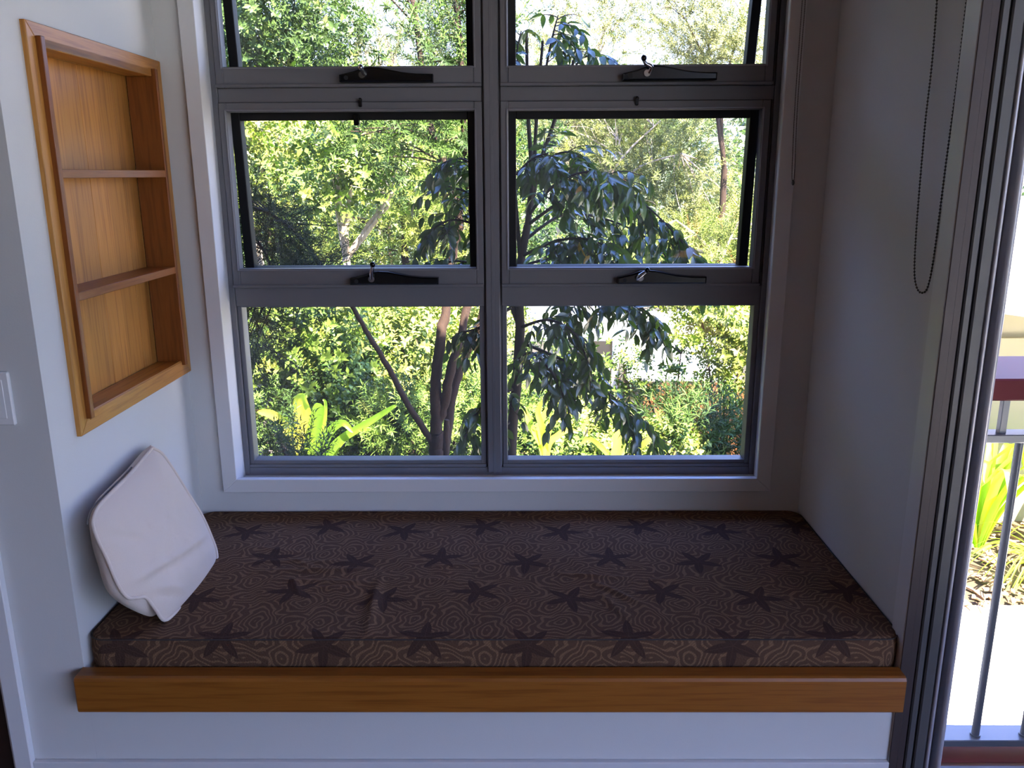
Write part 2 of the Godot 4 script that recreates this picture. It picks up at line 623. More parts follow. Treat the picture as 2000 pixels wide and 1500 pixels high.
# four bars round an opening, mitred by their order: the uprights run through
func ring(lo: Vector2, hi: Vector2, left: float, right: float, bottom: float, top: float, z0: float, z1: float, b := 0.0015) -> MB:
	var m := MB.new()
	m.span(Vector3(lo.x, lo.y, z0), Vector3(lo.x + left, hi.y, z1), b)
	m.span(Vector3(hi.x - right, lo.y, z0), Vector3(hi.x, hi.y, z1), b)
	m.span(Vector3(lo.x + left, lo.y, z0), Vector3(hi.x - right, lo.y + bottom, z1), b)
	m.span(Vector3(lo.x + left, hi.y - top, z0), Vector3(hi.x - right, hi.y, z1), b)
	return m


func window_alcove() -> void:
	var alu: Material = M["aluminium"]
	var w := thing("window_1", "tall grey aluminium window of two columns with awning sashes over fixed panes", "window", Vector3.ZERO, "", "structure")
	# outer frame, mullion and transoms
	obj("frame", ring(Vector2(-0.877, 0.515), Vector2(0.749, 2.27), 0.0165, 0.0165, 0.030, 0.03, -0.15, -0.064), alu, w)
	var m := MB.new()
	m.span(Vector3(-0.1035, 0.545, -0.15), Vector3(-0.0505, 2.24, -0.076), 0.001)
	m.span(Vector3(-0.098, 0.53, -0.076), Vector3(-0.0555, 2.24, -0.056), 0.002)
	m.span(Vector3(-0.081, 0.53, -0.056), Vector3(-0.0725, 2.24, -0.0545), 0.0005)
	obj("mullion", m, alu, w)
	for c in [[-0.8605, -0.1035], [-0.0505, 0.7325]]:
		for r in [[-0.387, -0.328], [0.2035, 0.2435]]:
			m = MB.new()
			m.span(Vector3(c[0], r[0] + H, -0.15), Vector3(c[1], r[1] + H, -0.068), 0.0015)
			obj("transom", m, alu, w)
		# fixed light below: bead frame and pane
		m = ring(Vector2(c[0], 0.545), Vector2(c[1], -0.387 + H), 0.0145, 0.016, 0.021, 0.003, -0.12, -0.073)
		m.span(Vector3(c[0], 0.545, -0.073), Vector3(c[1], 0.555, -0.067), 0.001)
		obj("glazing_bead", m, alu, w)
		obj("pane", one_span(Vector3(c[0] + 0.01, 0.56, -0.1), Vector3(c[1] - 0.01, -0.388 + H, -0.096)), M["pane glass"], w)
	# awning lights: fixed subframe, tilted sash with its pane, winder
	var rows := [[-0.328, 0.2035], [0.2435, 0.785]]
	var cols := [[-0.8605, -0.1035], [-0.0505, 0.7225]]
	var open := [[3.4, 3.6], [3.6, 10.5]]
	var knob := [[2, 3], [0, 1]]
	for r in 2:
		for k in 2:
			var lo := Vector2(cols[k][0], rows[r][0] + H)
			var hi := Vector2(cols[k][1], rows[r][1] + H)
			m = ring(lo, hi, 0.0225, 0.0225, 0.056, 0.0255, -0.10, -0.060, 0.002)
			# a fine step along the inner rim and a lip along the bottom bar
			var m2 := ring(lo + Vector2(0.0165, 0.05), hi - Vector2(0.0165, 0.0195), 0.004, 0.004, 0.004, 0.004, -0.06, -0.0565, 0.001)
			m.span(Vector3(lo.x, lo.y, -0.060), Vector3(hi.x, lo.y + 0.009, -0.052), 0.0015)
			obj("awning_frame", m, alu, w)
			obj("awning_bead", m2, M["aluminium light"], w)
			obj("seal", ring(lo - Vector2(0.0004, 0.0004), hi + Vector2(0.004 if k == 1 else 0.0004, 0.001), 0.002, 0.006 if k == 1 else 0.002, 0.001, 0.002, -0.1, -0.0662, 0.0), M["gasket"], w)
			if k == 1:
				obj("seal", one_span(Vector3(hi.x, lo.y, -0.11), Vector3(0.7325, hi.y, -0.078)), alu, w).name = "packer"
			# sash, turned about its top edge; its own axes start there
			var sash := MeshInstance3D.new()
			sash.name = "awning_sash"
			var inset := 0.0180
			var wide := hi.x - lo.x - 2.0 * inset
			var high := hi.y - lo.y - 0.03
			sash.mesh = ring(Vector2(0, -high), Vector2(wide, 0), 0.0270, 0.0270, 0.034, 0.036, -0.045, -0.004, 0.002).mesh()
			sash.material_override = M["aluminium shaded"]
			sash.position = Vector3(lo.x + inset, hi.y - 0.012, -0.10)
			sash.rotation_degrees.x = open[r][k]
			w.add_child(sash, true)
			obj("pane", one_span(Vector3(0.012, -high + 0.028, -0.026), Vector3(wide - 0.012, -0.03, -0.022)), M["pane glass"], sash)
			winder(Vector3(-0.502 if k == 0 else 0.295, lo.y + 0.011, -0.058), knob[r][k], w)
	# small latches on the upper transom, and the stop on top of the sash below
	for x in [-0.4505, 0.339]:
		m = MB.new()
		m.ball(Vector3(x, 0.2085 + H, -0.056), Vector3(0.006, 0.006, 0.006), 6, 10)
		m.span(Vector3(x - 0.0045, 0.189 + H, -0.062), Vector3(x + 0.0045, 0.207 + H, -0.050), 0.002)
		obj("latch", m, M["black plastic"], w)
		if x < 0.0: obj("stop", one_span(Vector3(x - 0.027, 0.140 + H, -0.10), Vector3(x - 0.011, 0.172 + H, -0.082), 0.002), M["black plastic"], w)
	# white lining and architrave round the window
	var t := thing("trim_3", "white architrave and lining round the grey window", "trim", Vector3.ZERO, "", "structure")
	obj("lining", ring(Vector2(-0.8815, 0.5105), Vector2(0.7535, 2.275), 0.0045, 0.0045, 0.0045, 0.0045, -0.1, 0.016, 0.001), M["trim paint"], t)
	var lo := Vector2(-0.9205, 0.493)
	var hi := Vector2(0.7795, 2.31)
	var ilo := Vector2(-0.8765, 0.5355)
	var ihi := Vector2(0.7345, 2.27)
	for side in 4:
		# mitred boards, an outline in the wall's plane pushed out
		var o: Array = [[lo, Vector2(lo.x, hi.y), Vector2(ilo.x, ihi.y), ilo], [Vector2(hi.x, lo.y), hi, ihi, Vector2(ihi.x, ilo.y)], [lo, Vector2(hi.x, lo.y), Vector2(ihi.x, ilo.y), ilo], [Vector2(lo.x, hi.y), hi, ihi, Vector2(ilo.x, ihi.y)]][side]
		m = MB.new()
		m.prism(PackedVector2Array(o), 0.0, 0.018, 0.0015)
		obj("architrave", m, M["trim paint"], t)
	m = MB.new()
	m.poly([Vector3(-0.877, 0.5152, -0.07), Vector3(0.749, 0.5152, -0.07), Vector3(ihi.x, ilo.y, 0.016), Vector3(ilo.x, ilo.y, 0.016)], Vector3(0, 1, 0))
	for e in [[-0.877, ilo.x, 1.0], [0.749, ihi.x, -1.0]]:
		m.poly([Vector3(e[0], 0.515, -0.07), Vector3(e[0], 2.27, -0.07), Vector3(e[1], 2.27, 0.016), Vector3(e[1], ilo.y, 0.016)], Vector3(e[2], 0, 0.2))
	obj("reveal", m, M["trim paint"], t)


# a chain winder: black housing with a crank; style 0 to 3 are the crank's four poses
func winder(where: Vector3, style: int, parent: Node) -> void:
	var outline := PackedVector2Array([Vector2(0.0, 0.0), Vector2(0.263, 0.0), Vector2(0.2635, 0.02), Vector2(0.215, 0.0215), Vector2(0.175, 0.0255), Vector2(0.14, 0.0325), Vector2(0.112, 0.038), Vector2(0.086, 0.0395), Vector2(0.066, 0.037), Vector2(0.04, 0.028), Vector2(0.012, 0.0215), Vector2(0.0, 0.019)])
	var m := MB.new()
	m.prism(outline, 0.0, 0.030, 0.004)
	var body := obj("winder", m, M["black plastic"], parent)
	body.position = where
	m = MB.new()
	m.tube([Vector3(0.02, 0.011, 0.029), Vector3(0.02, 0.011, 0.0325)], [0.006], 12)
	obj("screw", m, M["gasket"], body)
	var hub := Vector3(0.072, 0.020, 0.03)
	var path: Array = [
		[hub, hub + Vector3(-0.002, 0.006, 0.014), hub + Vector3(-0.004, 0.012, 0.03)],
		[hub, hub + Vector3(0.004, 0.014, 0.008), hub + Vector3(-0.012, 0.022, 0.012), hub + Vector3(-0.018, 0.034, 0.012)],
		[hub + Vector3(-0.006, 0, 0), hub + Vector3(-0.005, 0.016, 0.009), hub + Vector3(0.0, 0.032, 0.011), hub + Vector3(0.001, 0.040, 0.011)],
		[hub + Vector3(-0.014, -0.004, 0), hub + Vector3(-0.010, 0.004, 0.008), hub + Vector3(0.004, 0.014, 0.010), hub + Vector3(0.012, 0.020, 0.010)],
	][style]
	m = MB.new()
	var smooth := curve(path, 5)
	m.tube(smooth, taper(smooth.size(), 0.0075, 0.0045), 10)
	m.tube([hub + Vector3(-0.006, -0.002, -0.002), hub + Vector3(-0.006, -0.002, 0.006)], [0.0095], 14)
	var crank := obj("crank", m, M["chrome"], body)
	m = MB.new()
	var tip: Vector3 = path[-1]
	m.ball(tip + Vector3(0, 0.002, 0.003), Vector3(0.0082, 0.0085, 0.0085), 8, 12)
	obj("knob", m, M["chrome"] if style == 0 else M["black plastic"], body)


# ---------------------------------------------------------------- the seat
func seat() -> void:
	obj("bench_board", one_span(Vector3(WL + 0.002, 0.30, 0.002), Vector3(WR - 0.004, 0.3365, 0.70)), M["timber along x"])
	tag(get_node("bench_board"), "flat timber base board hidden under the patterned seat cushion", "bench")
	var m := MB.new()
	var outline := PackedVector2Array()
	# the rail's section in z and y, its top arrises eased
	for p in [[0.0, 0.0], [0.041, 0.0], [0.0435, 0.003], [0.0435, 0.080], [0.040, 0.0865], [0.034, 0.089], [0.0, 0.089]]:
		outline.append(Vector2(p[0], p[1]))
	m.prism(outline, 0.0, 1.866, 0.003)
	var rail := obj("bench_rail", m, M["timber along x"])
	# turn the section so that its depth faces the room
	rail.transform = Transform3D(Basis(Vector3(0, 0, 1), Vector3(0, 1, 0), Vector3(-1, 0, 0)), Vector3(0.8625, 0.270, FZ + 0.0005))
	rail.material_override = timber("rail timber", M["timber along x"].albedo_texture, Vector3(9, 11, 0.42), Color(0.78, 0.69, 0.60), Vector3(0.3, 0.2, 0.4), 0.34)
	tag(rail, "long honey brown timber rail along the front of the seat", "rail")
	mattress()
	cushion()


func crease(p: Vector2, a: Vector2, b: Vector2, wide: float) -> float:
	var d := b - a
	var s := clampf((p - a).dot(d) / d.length_squared(), 0.0, 1.0)
	var e := (p - a - d * s).length() / wide
	return exp(-e * e) * sin(PI * clampf(s * 0.9 + 0.05, 0.0, 1.0))


func mattress() -> void:
	var tex := cover_texture()
	var cloth := plain("cover cloth", Color(1.0, 0.95, 0.87), 0.9, 0.0, 0.15)
	cloth.albedo_texture = tex
	var weave := noise_texture(0.35, 2, [], 256, 41)
	weave.as_normal_map = true
	cloth.normal_enabled = true
	cloth.normal_texture = weave
	cloth.normal_scale = 0.10
	var x0 := WL + 0.003
	var x1 := WR - 0.001
	var z0 := 0.004
	var z1 := 0.752
	var cx := (x0 + x1) * 0.5
	var cz := (z0 + z1) * 0.5
	var round_r := 0.045
	var edge := 0.012
	var top := 0.427
	var base := 0.338
	var ix := (x1 - x0) * 0.5 - round_r
	var iz := (z1 - z0) * 0.5 - round_r
	var flat := round_r - edge
	var drop := top - base - edge
	var full := flat + edge * PI / 2.0 + drop
	var undulate := FastNoiseLite.new()
	undulate.seed = 3
	undulate.frequency = 3.2
	undulate.fractal_octaves = 3
	# creases in the cover, in x and z
	var folds := []
	for f in [
		[[480, 1100], [690, 1096], 0.010, 0.006], [[500, 1118], [735, 1112], 0.009, 0.007], [[520, 1134], [740, 1140], 0.010, 0.005], [[560, 1090], [640, 1120], 0.012, 0.004],
		[[745, 1120], [715, 1245], 0.013, 0.009], [[733, 1150], [722, 1200], 0.008, 0.006], [[600, 1150], [700, 1150], 0.011, 0.005], [[570, 1130], [585, 1165], 0.008, 0.006],
		[[1080, 1120], [1170, 1128], 0.010, 0.006], [[1120, 1126], [1250, 1128], 0.008, 0.005], [[1150, 1135], [1260, 1182], 0.011, 0.008], [[1165, 1150], [1230, 1215], 0.012, 0.005],
		[[1330, 1128], [1210, 1138], 0.008, 0.004], [[850, 1106], [950, 1102], 0.010, 0.004], [[460, 1070], [620, 1080], 0.014, 0.003], [[800, 1130], [930, 1138], 0.012, 0.003]]:
		var a := EYE + (eye_basis * Vector3((f[0][0] - 1000.0) / FOCAL, -(f[0][1] - 750.0) / FOCAL, -1.0)) * 1.0
		var da := a - EYE
		var b := EYE + (eye_basis * Vector3((f[1][0] - 1000.0) / FOCAL, -(f[1][1] - 750.0) / FOCAL, -1.0))
		var db := b - EYE
		var pa := EYE + da * ((top - EYE.y) / da.y)
		var pb := EYE + db * ((top - EYE.y) / db.y)
		folds.append([Vector2(pa.x, pa.z), Vector2(pb.x, pb.z), f[2], f[3]])
	var rows := []
	var uvs := []
	var stepx := 0.0065
	var nx := int((2.0 * (ix + full)) / stepx)
	var nz := int((2.0 * (iz + full)) / stepx)
	for b in nz + 1:
		var row := []
		var uv := []
		var zz := -(iz + full) + 2.0 * (iz + full) * b / nz
		for a in nx + 1:
			var xx := -(ix + full) + 2.0 * (ix + full) * a / nx
			var c := Vector2(clampf(xx, -ix, ix), clampf(zz, -iz, iz))
			var d := Vector2(xx, zz) - c
			var far := d.length()
			var dir := d / far if far > 1e-6 else Vector2.ZERO
			var out := far
			var y := top
			if far > flat:
				var s := far - flat
				if s < edge * PI / 2.0:
					out = flat + edge * sin(s / edge)
					y = top - edge * (1.0 - cos(s / edge))
				else:
					out = round_r
					y = maxf(base, top - edge - (s - edge * PI / 2.0))
			var p := Vector3(cx + c.x + dir.x * out, y, cz + c.y + dir.y * out)
			var soft := clampf((round_r * 1.4 - far) / round_r, 0.0, 1.0)
			if y > top - 0.002:
				var lift := undulate.get_noise_2d(p.x, p.z) * 0.005
				for f in folds:
					lift += crease(Vector2(p.x, p.z), f[0], f[1], f[2]) * f[3]
				p.y += lift * soft
				p.y -= 0.0028 * exp(-pow((far - flat + 0.006) / 0.004, 2.0))
			else:
				var bulge := sin(PI * clampf((top - y) / (top - base), 0.0, 1.0)) * 0.004
				p.x -= dir.x * (0.004 - bulge)
				p.z -= dir.y * (0.004 - bulge)
			row.append(p)
			uv.append(Vector2((xx + cx) / 0.466 + 0.12, (zz + cz) / 0.40 + 0.3))
		rows.append(row)
		uvs.append(uv)
	var m := MB.new()
	m.sheet(rows, uvs, true)
	m.poly([Vector3(x0 + 0.01, base, z0 + 0.01), Vector3(x1 - 0.01, base, z0 + 0.01), Vector3(x1 - 0.01, base, z1 - 0.01), Vector3(x0 + 0.01, base, z1 - 0.01)], Vector3.DOWN)
	var t := thing("seat_cushion", "long dark brown seat cushion patterned with star shapes and wavy lines", "seat cushion", Vector3.ZERO)
	obj("cover", m, cloth, t)
	# stitched seam round the top
	var loop := []
	for k in 97:
		var ang := TAU * k / 96.0
		var dirv := Vector2(cos(ang), sin(ang))
		var c := Vector2(ix * signf(dirv.x) if absf(dirv.x) > 1e-4 else 0.0, iz * signf(dirv.y) if absf(dirv.y) > 1e-4 else 0.0)
		loop.append(Vector3(cx + c.x + dirv.x * (flat + 0.009), top - 0.0035, cz + c.y + dirv.y * (flat + 0.009)))
	m = MB.new()
	m.tube(loop, [0.0016], 6, false)
	obj("seam", m, plain("seam thread", Color(0.24, 0.21, 0.20), 0.8), t)


func cushion() -> void:
	# plane of the front face: two corners on the seat, two against the wall
	var lower := Vector3(-0.838, 0.432, 0.5)
	var along := Vector3(0, 0, -1)
	var up := Vector3(-0.108, 0.332, 0.03).normalized()
	var nn := up.cross(along).normalized()
	if nn.x < 0.0: nn = -nn
	var outline := []
	for p in [[296, 876], [314, 886], [333, 912], [362, 958], [392, 1006], [410, 1046], [421, 1078], [419, 1104], [396, 1142], [366, 1174], [345, 1193], [320, 1211], [302, 1190], [284, 1167], [264, 1168], [247, 1166], [228, 1140], [208, 1092], [192, 1060], [181, 1030], [181, 1012], [193, 988], [224, 956], [254, 926], [279, 896]]:
		var d := eye_basis * Vector3((p[0] - 1000.0) / FOCAL, -(p[1] - 750.0) / FOCAL, -1.0)
		outline.append(EYE + d * ((lower - EYE).dot(nn) / d.dot(nn)))
	var outer := []
	for p in [[294, 870], [312, 884], [331, 911], [360, 957], [390, 1006], [407, 1046], [418, 1078], [415, 1104], [392, 1143], [362, 1176], [342, 1195], [321, 1213], [309, 1211], [292, 1204], [262, 1193], [230, 1175], [206, 1149], [190, 1100], [181, 1070], [177, 1045], [176, 1015], [187, 980], [217, 948], [249, 916], [276, 884]]:
		var d := eye_basis * Vector3((p[0] - 1000.0) / FOCAL, -(p[1] - 750.0) / FOCAL, -1.0)
		var q := EYE + d * ((lower - nn * 0.034 - EYE).dot(nn) / d.dot(nn))
		outer.append(Vector3(maxf(q.x, WL + 0.006), maxf(q.y, 0.4315), q.z))
	outer.append(outer[0])
	var backline := curve(outer, 5)
	outline.append(outline[0])
	var seamline := curve(outline, 5)
	var count := seamline.size()
	var mid := Vector3.ZERO
	for p in seamline: mid += p / count
	var right := up.cross(nn).normalized()
	var rings := 26
	var ruffle := FastNoiseLite.new()
	ruffle.seed = 8
	ruffle.frequency = 9.0
	var q := []
	for p in [[246, 1140], [392, 1046], [292, 1164], [352, 1166], [196, 1050], [262, 1062]]:
		var d := eye_basis * Vector3((p[0] - 1000.0) / FOCAL, -(p[1] - 750.0) / FOCAL, -1.0)
		var w := EYE + d * ((lower - EYE).dot(nn) / d.dot(nn)) - mid
		q.append(Vector2(w.dot(right), w.dot(up)))
	var rows := []
	for k in rings + 1:
		var r := float(k) / rings
		var row := []
		for s in count:
			var p: Vector3 = mid.lerp(seamline[s], r)
			var w := p - mid
			var f := Vector2(w.dot(right), w.dot(up))
			var bulge := 0.038 * pow(1.0 - pow(r, 2.6), 0.8)
			bulge += ruffle.get_noise_2d(f.x, f.y) * 0.006 * (1.0 - r)
			bulge += 0.010 * crease(f, q[0], q[1], 0.009) - 0.007 * crease(f + Vector2(0.0, 0.018), q[0], q[1], 0.014)
			bulge -= 0.010 * crease(f, q[2], q[3], 0.008) - 0.006 * crease(f - Vector2(0, 0.014), q[2], q[3], 0.010)
			bulge -= 0.005 * crease(f, q[4], q[5], 0.013)
			row.append(p + nn * bulge)
		rows.append(row)
	var t := thing("scatter_cushion", "small cream cloth cushion leaning in the left corner of the seat", "cushion", Vector3(-0.9, 0.43, 0.52))
	var cloth := plain("cream cloth", Color(0.85, 0.795, 0.745), 0.9, 0.0, 0.25)
	cloth.rim_enabled = true
	cloth.rim = 0.3
	var weave := noise_texture(0.4, 2, [], 256, 43)
	weave.as_normal_map = true
	cloth.normal_enabled = true
	cloth.normal_texture = weave
	cloth.normal_scale = 0.3
	cloth.uv1_triplanar = true
	cloth.uv1_scale = Vector3(8, 8, 8)
	# border strip and back
	var rows2 := []
	for k in 9:
		var r := k / 8.0
		var row := []
		for s in count:
			var p: Vector3 = seamline[s]
			var o := (p - mid)
			o -= nn * o.dot(nn)
			p = p.lerp(backline[s], r) + o.normalized() * 0.005 * sin(PI * r)
			p.x = maxf(p.x, WL + 0.004)
			p.y = maxf(p.y, 0.4315)
			row.append(p)
		rows2.append(row)
	var rows3 := []
	for k in 13:
		var r := 1.0 - k / 12.0
		var row := []
		for s in count:
			var p: Vector3 = (mid - nn * 0.032).lerp(rows2[8][s], r) - nn * 0.03 * (1.0 - pow(r, 2.0))
			p.x = maxf(p.x, WL + 0.004)
			row.append(p)
		rows3.append(row)
	var m := MB.new()
	m.sheet(rows, [], false)
	var facing := 0.0
	for k in m.n.size(): facing += m.n[k].dot(nn)
	var flip := facing < 0.0
	m = MB.new()
	m.sheet(rows, [], flip)
	for k in count * 2: m.n[k] = nn
	obj("front_panel", shifted(m, -t.position), cloth, t)
	m = MB.new()
	m.sheet(rows2, [], flip)
	obj("border", shifted(m, -t.position), cloth, t)
	m = MB.new()
	m.sheet(rows3, [], flip)
	obj("back_panel", shifted(m, -t.position), cloth, t)
	m = MB.new()
	var lifted := []
	for p in seamline: lifted.append(p + nn * 0.002 + (p - mid).normalized() * 0.001)
	m.tube(lifted, [0.0042], 8, false)
	obj("piping", shifted(m, -t.position), cloth, t)
	m = MB.new()
	var zip := []
	for k in range(96, 118): zip.append(seamline[k] - nn * 0.009 + up * 0.004)
	m.tube(zip, [0.0022], 6)
	obj("zip", shifted(m, -t.position), plain("zip cloth", Color(0.45, 0.42, 0.40), 0.7), t)


func shifted(m: MB, by: Vector3) -> MB:
	for k in m.v.size(): m.v[k] += by
	return m


# ---------------------------------------------------------------- the recessed shelf
func niche() -> void:
	var t := thing("recessed_shelf", "honey timber shelf box of three openings set into the left wall", "shelf", Vector3(WL, 0.88, 0.34))
	var o := -t.position
	var y0 := 0.880
	var y1 := 1.757
	var z0 := 0.0055
	var z1 := 0.654
	var f := 0.046
	var x0 := WL
	var x1 := WL + 0.0115
	# mitred face frame: outlines in z and y, pushed towards +x
	for side in 4:
		var lo := Vector2(z0, y0)
		var hi := Vector2(z1, y1)
		var il := lo + Vector2(f, f)
		var ih := hi - Vector2(f, f)
		var q: Array = [[lo, Vector2(z0, y1), Vector2(il.x, ih.y), il], [Vector2(z1, y0), hi, ih, Vector2(ih.x, il.y)], [lo, Vector2(z1, y0), Vector2(ih.x, il.y), il], [Vector2(z0, y1), hi, ih, Vector2(il.x, ih.y)]][side]
		var outline := PackedVector2Array()
		for p in q: outline.append(Vector2(-p.x, p.y))
		var m := MB.new()
		m.prism(outline, 0.0, 0.0115, 0.0015)
		for k in m.v.size():
			m.v[k] = Vector3(x0 + m.v[k].z, m.v[k].y, -m.v[k].x)
			m.n[k] = Vector3(m.n[k].z, m.n[k].y, -m.n[k].x)
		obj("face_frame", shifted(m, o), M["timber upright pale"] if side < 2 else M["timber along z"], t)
	# box
	var xb := -1.058
	var xf := -0.9755
	for z in [[0.0565, 0.0715], [0.6095, 0.6245]]:
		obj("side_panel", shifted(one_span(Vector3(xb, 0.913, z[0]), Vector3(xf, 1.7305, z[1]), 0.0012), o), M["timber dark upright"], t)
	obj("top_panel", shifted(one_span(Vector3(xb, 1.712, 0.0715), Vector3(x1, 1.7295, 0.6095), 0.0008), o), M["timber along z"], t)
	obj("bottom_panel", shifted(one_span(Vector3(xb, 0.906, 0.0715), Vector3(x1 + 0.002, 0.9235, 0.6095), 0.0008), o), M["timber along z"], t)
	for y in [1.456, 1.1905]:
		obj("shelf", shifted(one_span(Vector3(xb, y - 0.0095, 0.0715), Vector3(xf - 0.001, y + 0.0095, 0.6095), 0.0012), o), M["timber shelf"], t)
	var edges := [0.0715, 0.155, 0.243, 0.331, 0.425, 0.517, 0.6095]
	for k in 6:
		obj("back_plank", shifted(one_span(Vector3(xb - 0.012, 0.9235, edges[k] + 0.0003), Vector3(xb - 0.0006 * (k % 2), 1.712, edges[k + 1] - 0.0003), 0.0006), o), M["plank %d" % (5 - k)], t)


# ---------------------------------------------------------------- switch and chains
func small_fittings() -> void:
	var t := thing("light_switch", "white light switch plate on the shaded wall at the left edge", "light switch", Vector3(-1.0995, 0.9985, FZ + 0.0004))
	obj("plate", one_span(Vector3(-0.0365, -0.058, 0), Vector3(0.0365, 0.058, 0.0095), 0.0028), M["switch plastic"], t)
	var m := MB.new()
	m.span(Vector3(-0.026, -0.042, 0.0092), Vector3(0.0225, 0.042, 0.0112), 0.0012)
	obj("cover", m, M["switch plastic"], t)
	m = MB.new()
	m.box(Vector3(-0.002, 0, 0.0125), Vector3(0.016, 0.026, 0.006), 0.002, Basis(Vector3.RIGHT, 0.1))
	obj("rocker", m, M["switch plastic"], t)
	bead_chain("bead_chain", "long looped metal bead chain hanging against the right alcove wall", [Vector3(0.858, 2.55, 0.50), at(1830, 0, 0.570), at(1806, 250, 0.585), at(1791, 430, 0.605), at(1786, 525, 0.615), at(1790, 560, 0.628), at(1800, 572, 0.645), at(1812, 560, 0.660), at(1824, 500, 0.672), at(1846, 330, 0.678), at(1888, 0, 0.685), Vector3(0.853, 2.55, 0.70)], 0.0026)
	bead_chain("bead_chain", "thin metal bead chain hanging beside the window's right architrave", [at(1578, -60, 0.032) + Vector3(0, 0.6, 0), at(1573, 0, 0.032), at(1558, 200, 0.032), at(1552, 335, 0.032), at(1549, 352, 0.034), at(1547, 335, 0.036), at(1553, 200, 0.036), at(1567, 0, 0.036), at(1570, -60, 0.036) + Vector3(0, 0.6, 0)], 0.0016)
	var second := get_node("bead_chain2") if has_node("bead_chain2") else null
	m = MB.new()
	m.ball(at(1549, 357, 0.036), Vector3(0.0042, 0.0075, 0.0042), 8, 10)
	if second:
		obj("chain_weight", shifted(m, -second.position), M["steel bead"], second)


func bead_chain(called: String, label: String, points: Array, r: float) -> Node3D:
	var t := thing(called, label, "bead chain", points[points.size() / 2])
	var path := curve(points, 14)
	var m := MB.new()
	m.tube(path, [r * 0.35], 5)
	obj("cord", shifted(m, -t.position), M["steel bead"], t)
	var beads := MB.new()
	var left := 0.0
	var gap := r * 2.75
	for k in path.size() - 1:
		var a: Vector3 = path[k]
		var b: Vector3 = path[k + 1]
		var far := a.distance_to(b)
		while left < far:
			beads.ball(a.lerp(b, left / far), Vector3(r, r, r), 4, 6)
			left += gap
		left -= far
	tag(obj("beads", shifted(beads, -t.position), M["steel bead"], t), "", "", "", "stuff")
	return t


# ---------------------------------------------------------------- the door on the right
func sliding_door() -> void:
	var d := thing("door_2", "dark grey aluminium jamb of the open sliding door at the right", "door", Vector3(0.93, 0, FZ), "", "structure")
	var o := -d.position
	var m := MB.new()
	m.span(Vector3(WR + 0.0245, 0.0, 0.70), Vector3(0.8835, 2.5, FZ + 0.001), 0.001)
	m.span(Vector3(0.864, 0.0, FZ + 0.0045), Vector3(0.8835, 2.5, FZ + 0.007), 0.0015)
	obj("jamb_lining", shifted(m, o), M["jamb brown"], d)
	# stepped jamb sections, each with grooves between
	m = MB.new()
	m.span(Vector3(0.884, 0.0, 0.66), Vector3(0.904, 2.5, FZ - 0.003), 0.003)
	m.span(Vector3(0.9045, 0.0, 0.66), Vector3(0.9205, 2.5, FZ + 0.001), 0.003)
	obj("jamb", shifted(m, o), M["jamb grey"], d)
	obj("groove", shifted(one_span(Vector3(0.905, 0, 0.62), Vector3(0.972, 2.5, 0.715)), o), M["gasket"], d)
	m = MB.new()
	m.span(Vector3(0.9275, 0.0, 0.66), Vector3(0.9525, 2.5, FZ - 0.004), 0.003)
	obj("jamb", shifted(m, o), M["jamb grey"], d)
	for e in [[0.9625, 0.0045], [0.9885, 0.0072]]:
		m = MB.new()
		m.tube([Vector3(e[0], 0.0, FZ - 0.012), Vector3(e[0], 2.5, FZ - 0.012)], [e[1]], 20)
		m.span(Vector3(e[0] - e[1], 0.0, 0.62), Vector3(e[0] + e[1] * 0.7, 2.5, FZ - 0.012))
		obj("stile_bead", shifted(m, o), M["anodised"], d)
	obj("groove", shifted(one_span(Vector3(0.972, 0, 0.62), Vector3(0.9795, 2.5, 0.725)), o), M["gasket"], d)
	obj("head", shifted(one_span(Vector3(0.985, 2.35, 0.62), Vector3(1.9, 2.6, FZ), 0.002), o), M["aluminium"], d)
	obj("track", shifted(one_span(Vector3(0.985, -0.1, 0.64), Vector3(1.9, 0.004, FZ), 0.002), o), M["aluminium"], d)
	# railing just outside
	var r := thing("balcony_railing", "grey metal railing with a broad dark red timber top outside the door", "railing", Vector3(1.5, 0.0, 0.58))
	o = -r.position
	obj("handrail", shifted(one_span(Vector3(0.996, 0.942, 0.352), Vector3(2.6, 0.994, 0.600), 0.004), o), M["oxide red timber"], r)
	obj("top_rail", shifted(one_span(Vector3(0.996, 0.841, 0.553), Vector3(2.6, 0.861, 0.600), 0.002), o), M["railing paint"], r)
	obj("bottom_rail", shifted(one_span(Vector3(0.996, 0.026, 0.535), Vector3(2.6, 0.045, 0.600), 0.002), o), M["railing paint"], r)
	for k in 7:
		var x := 1.172 + 0.125 * k
		m = MB.new()
		m.tube([Vector3(x, 0.044, 0.578), Vector3(x, 0.842, 0.578)], [0.0095], 12)
		m.tube([Vector3(x, 0.044, 0.578), Vector3(x, 0.05, 0.578)], [0.0125], 12)
		obj("baluster", shifted(m, o), M["railing paint"], r)
	for k in 3:
		var x := 1.125 + 0.6 * k
		obj("spacer_post", shifted(one_span(Vector3(x - 0.008, 0.86, 0.57), Vector3(x + 0.008, 0.943, 0.586), 0.001), o), M["railing paint"], r)
	obj("deck_beam", one_span(Vector3(0.996, -0.19, 0.50), Vector3(2.6, 0.001, 0.628), 0.004), M["oxide red timber"])
	tag(get_node("deck_beam"), "dark red timber beam under the railing at the door sill", "beam")


# ---------------------------------------------------------------- ground
func land(x: float, z: float) -> float:
	var y := -0.9
	if z < -3.2:
		y -= 0.27 * minf(-3.2 - z, 11.0)
	if z < -14.2:
		y -= 0.07 * (-14.2 - z)
	return y


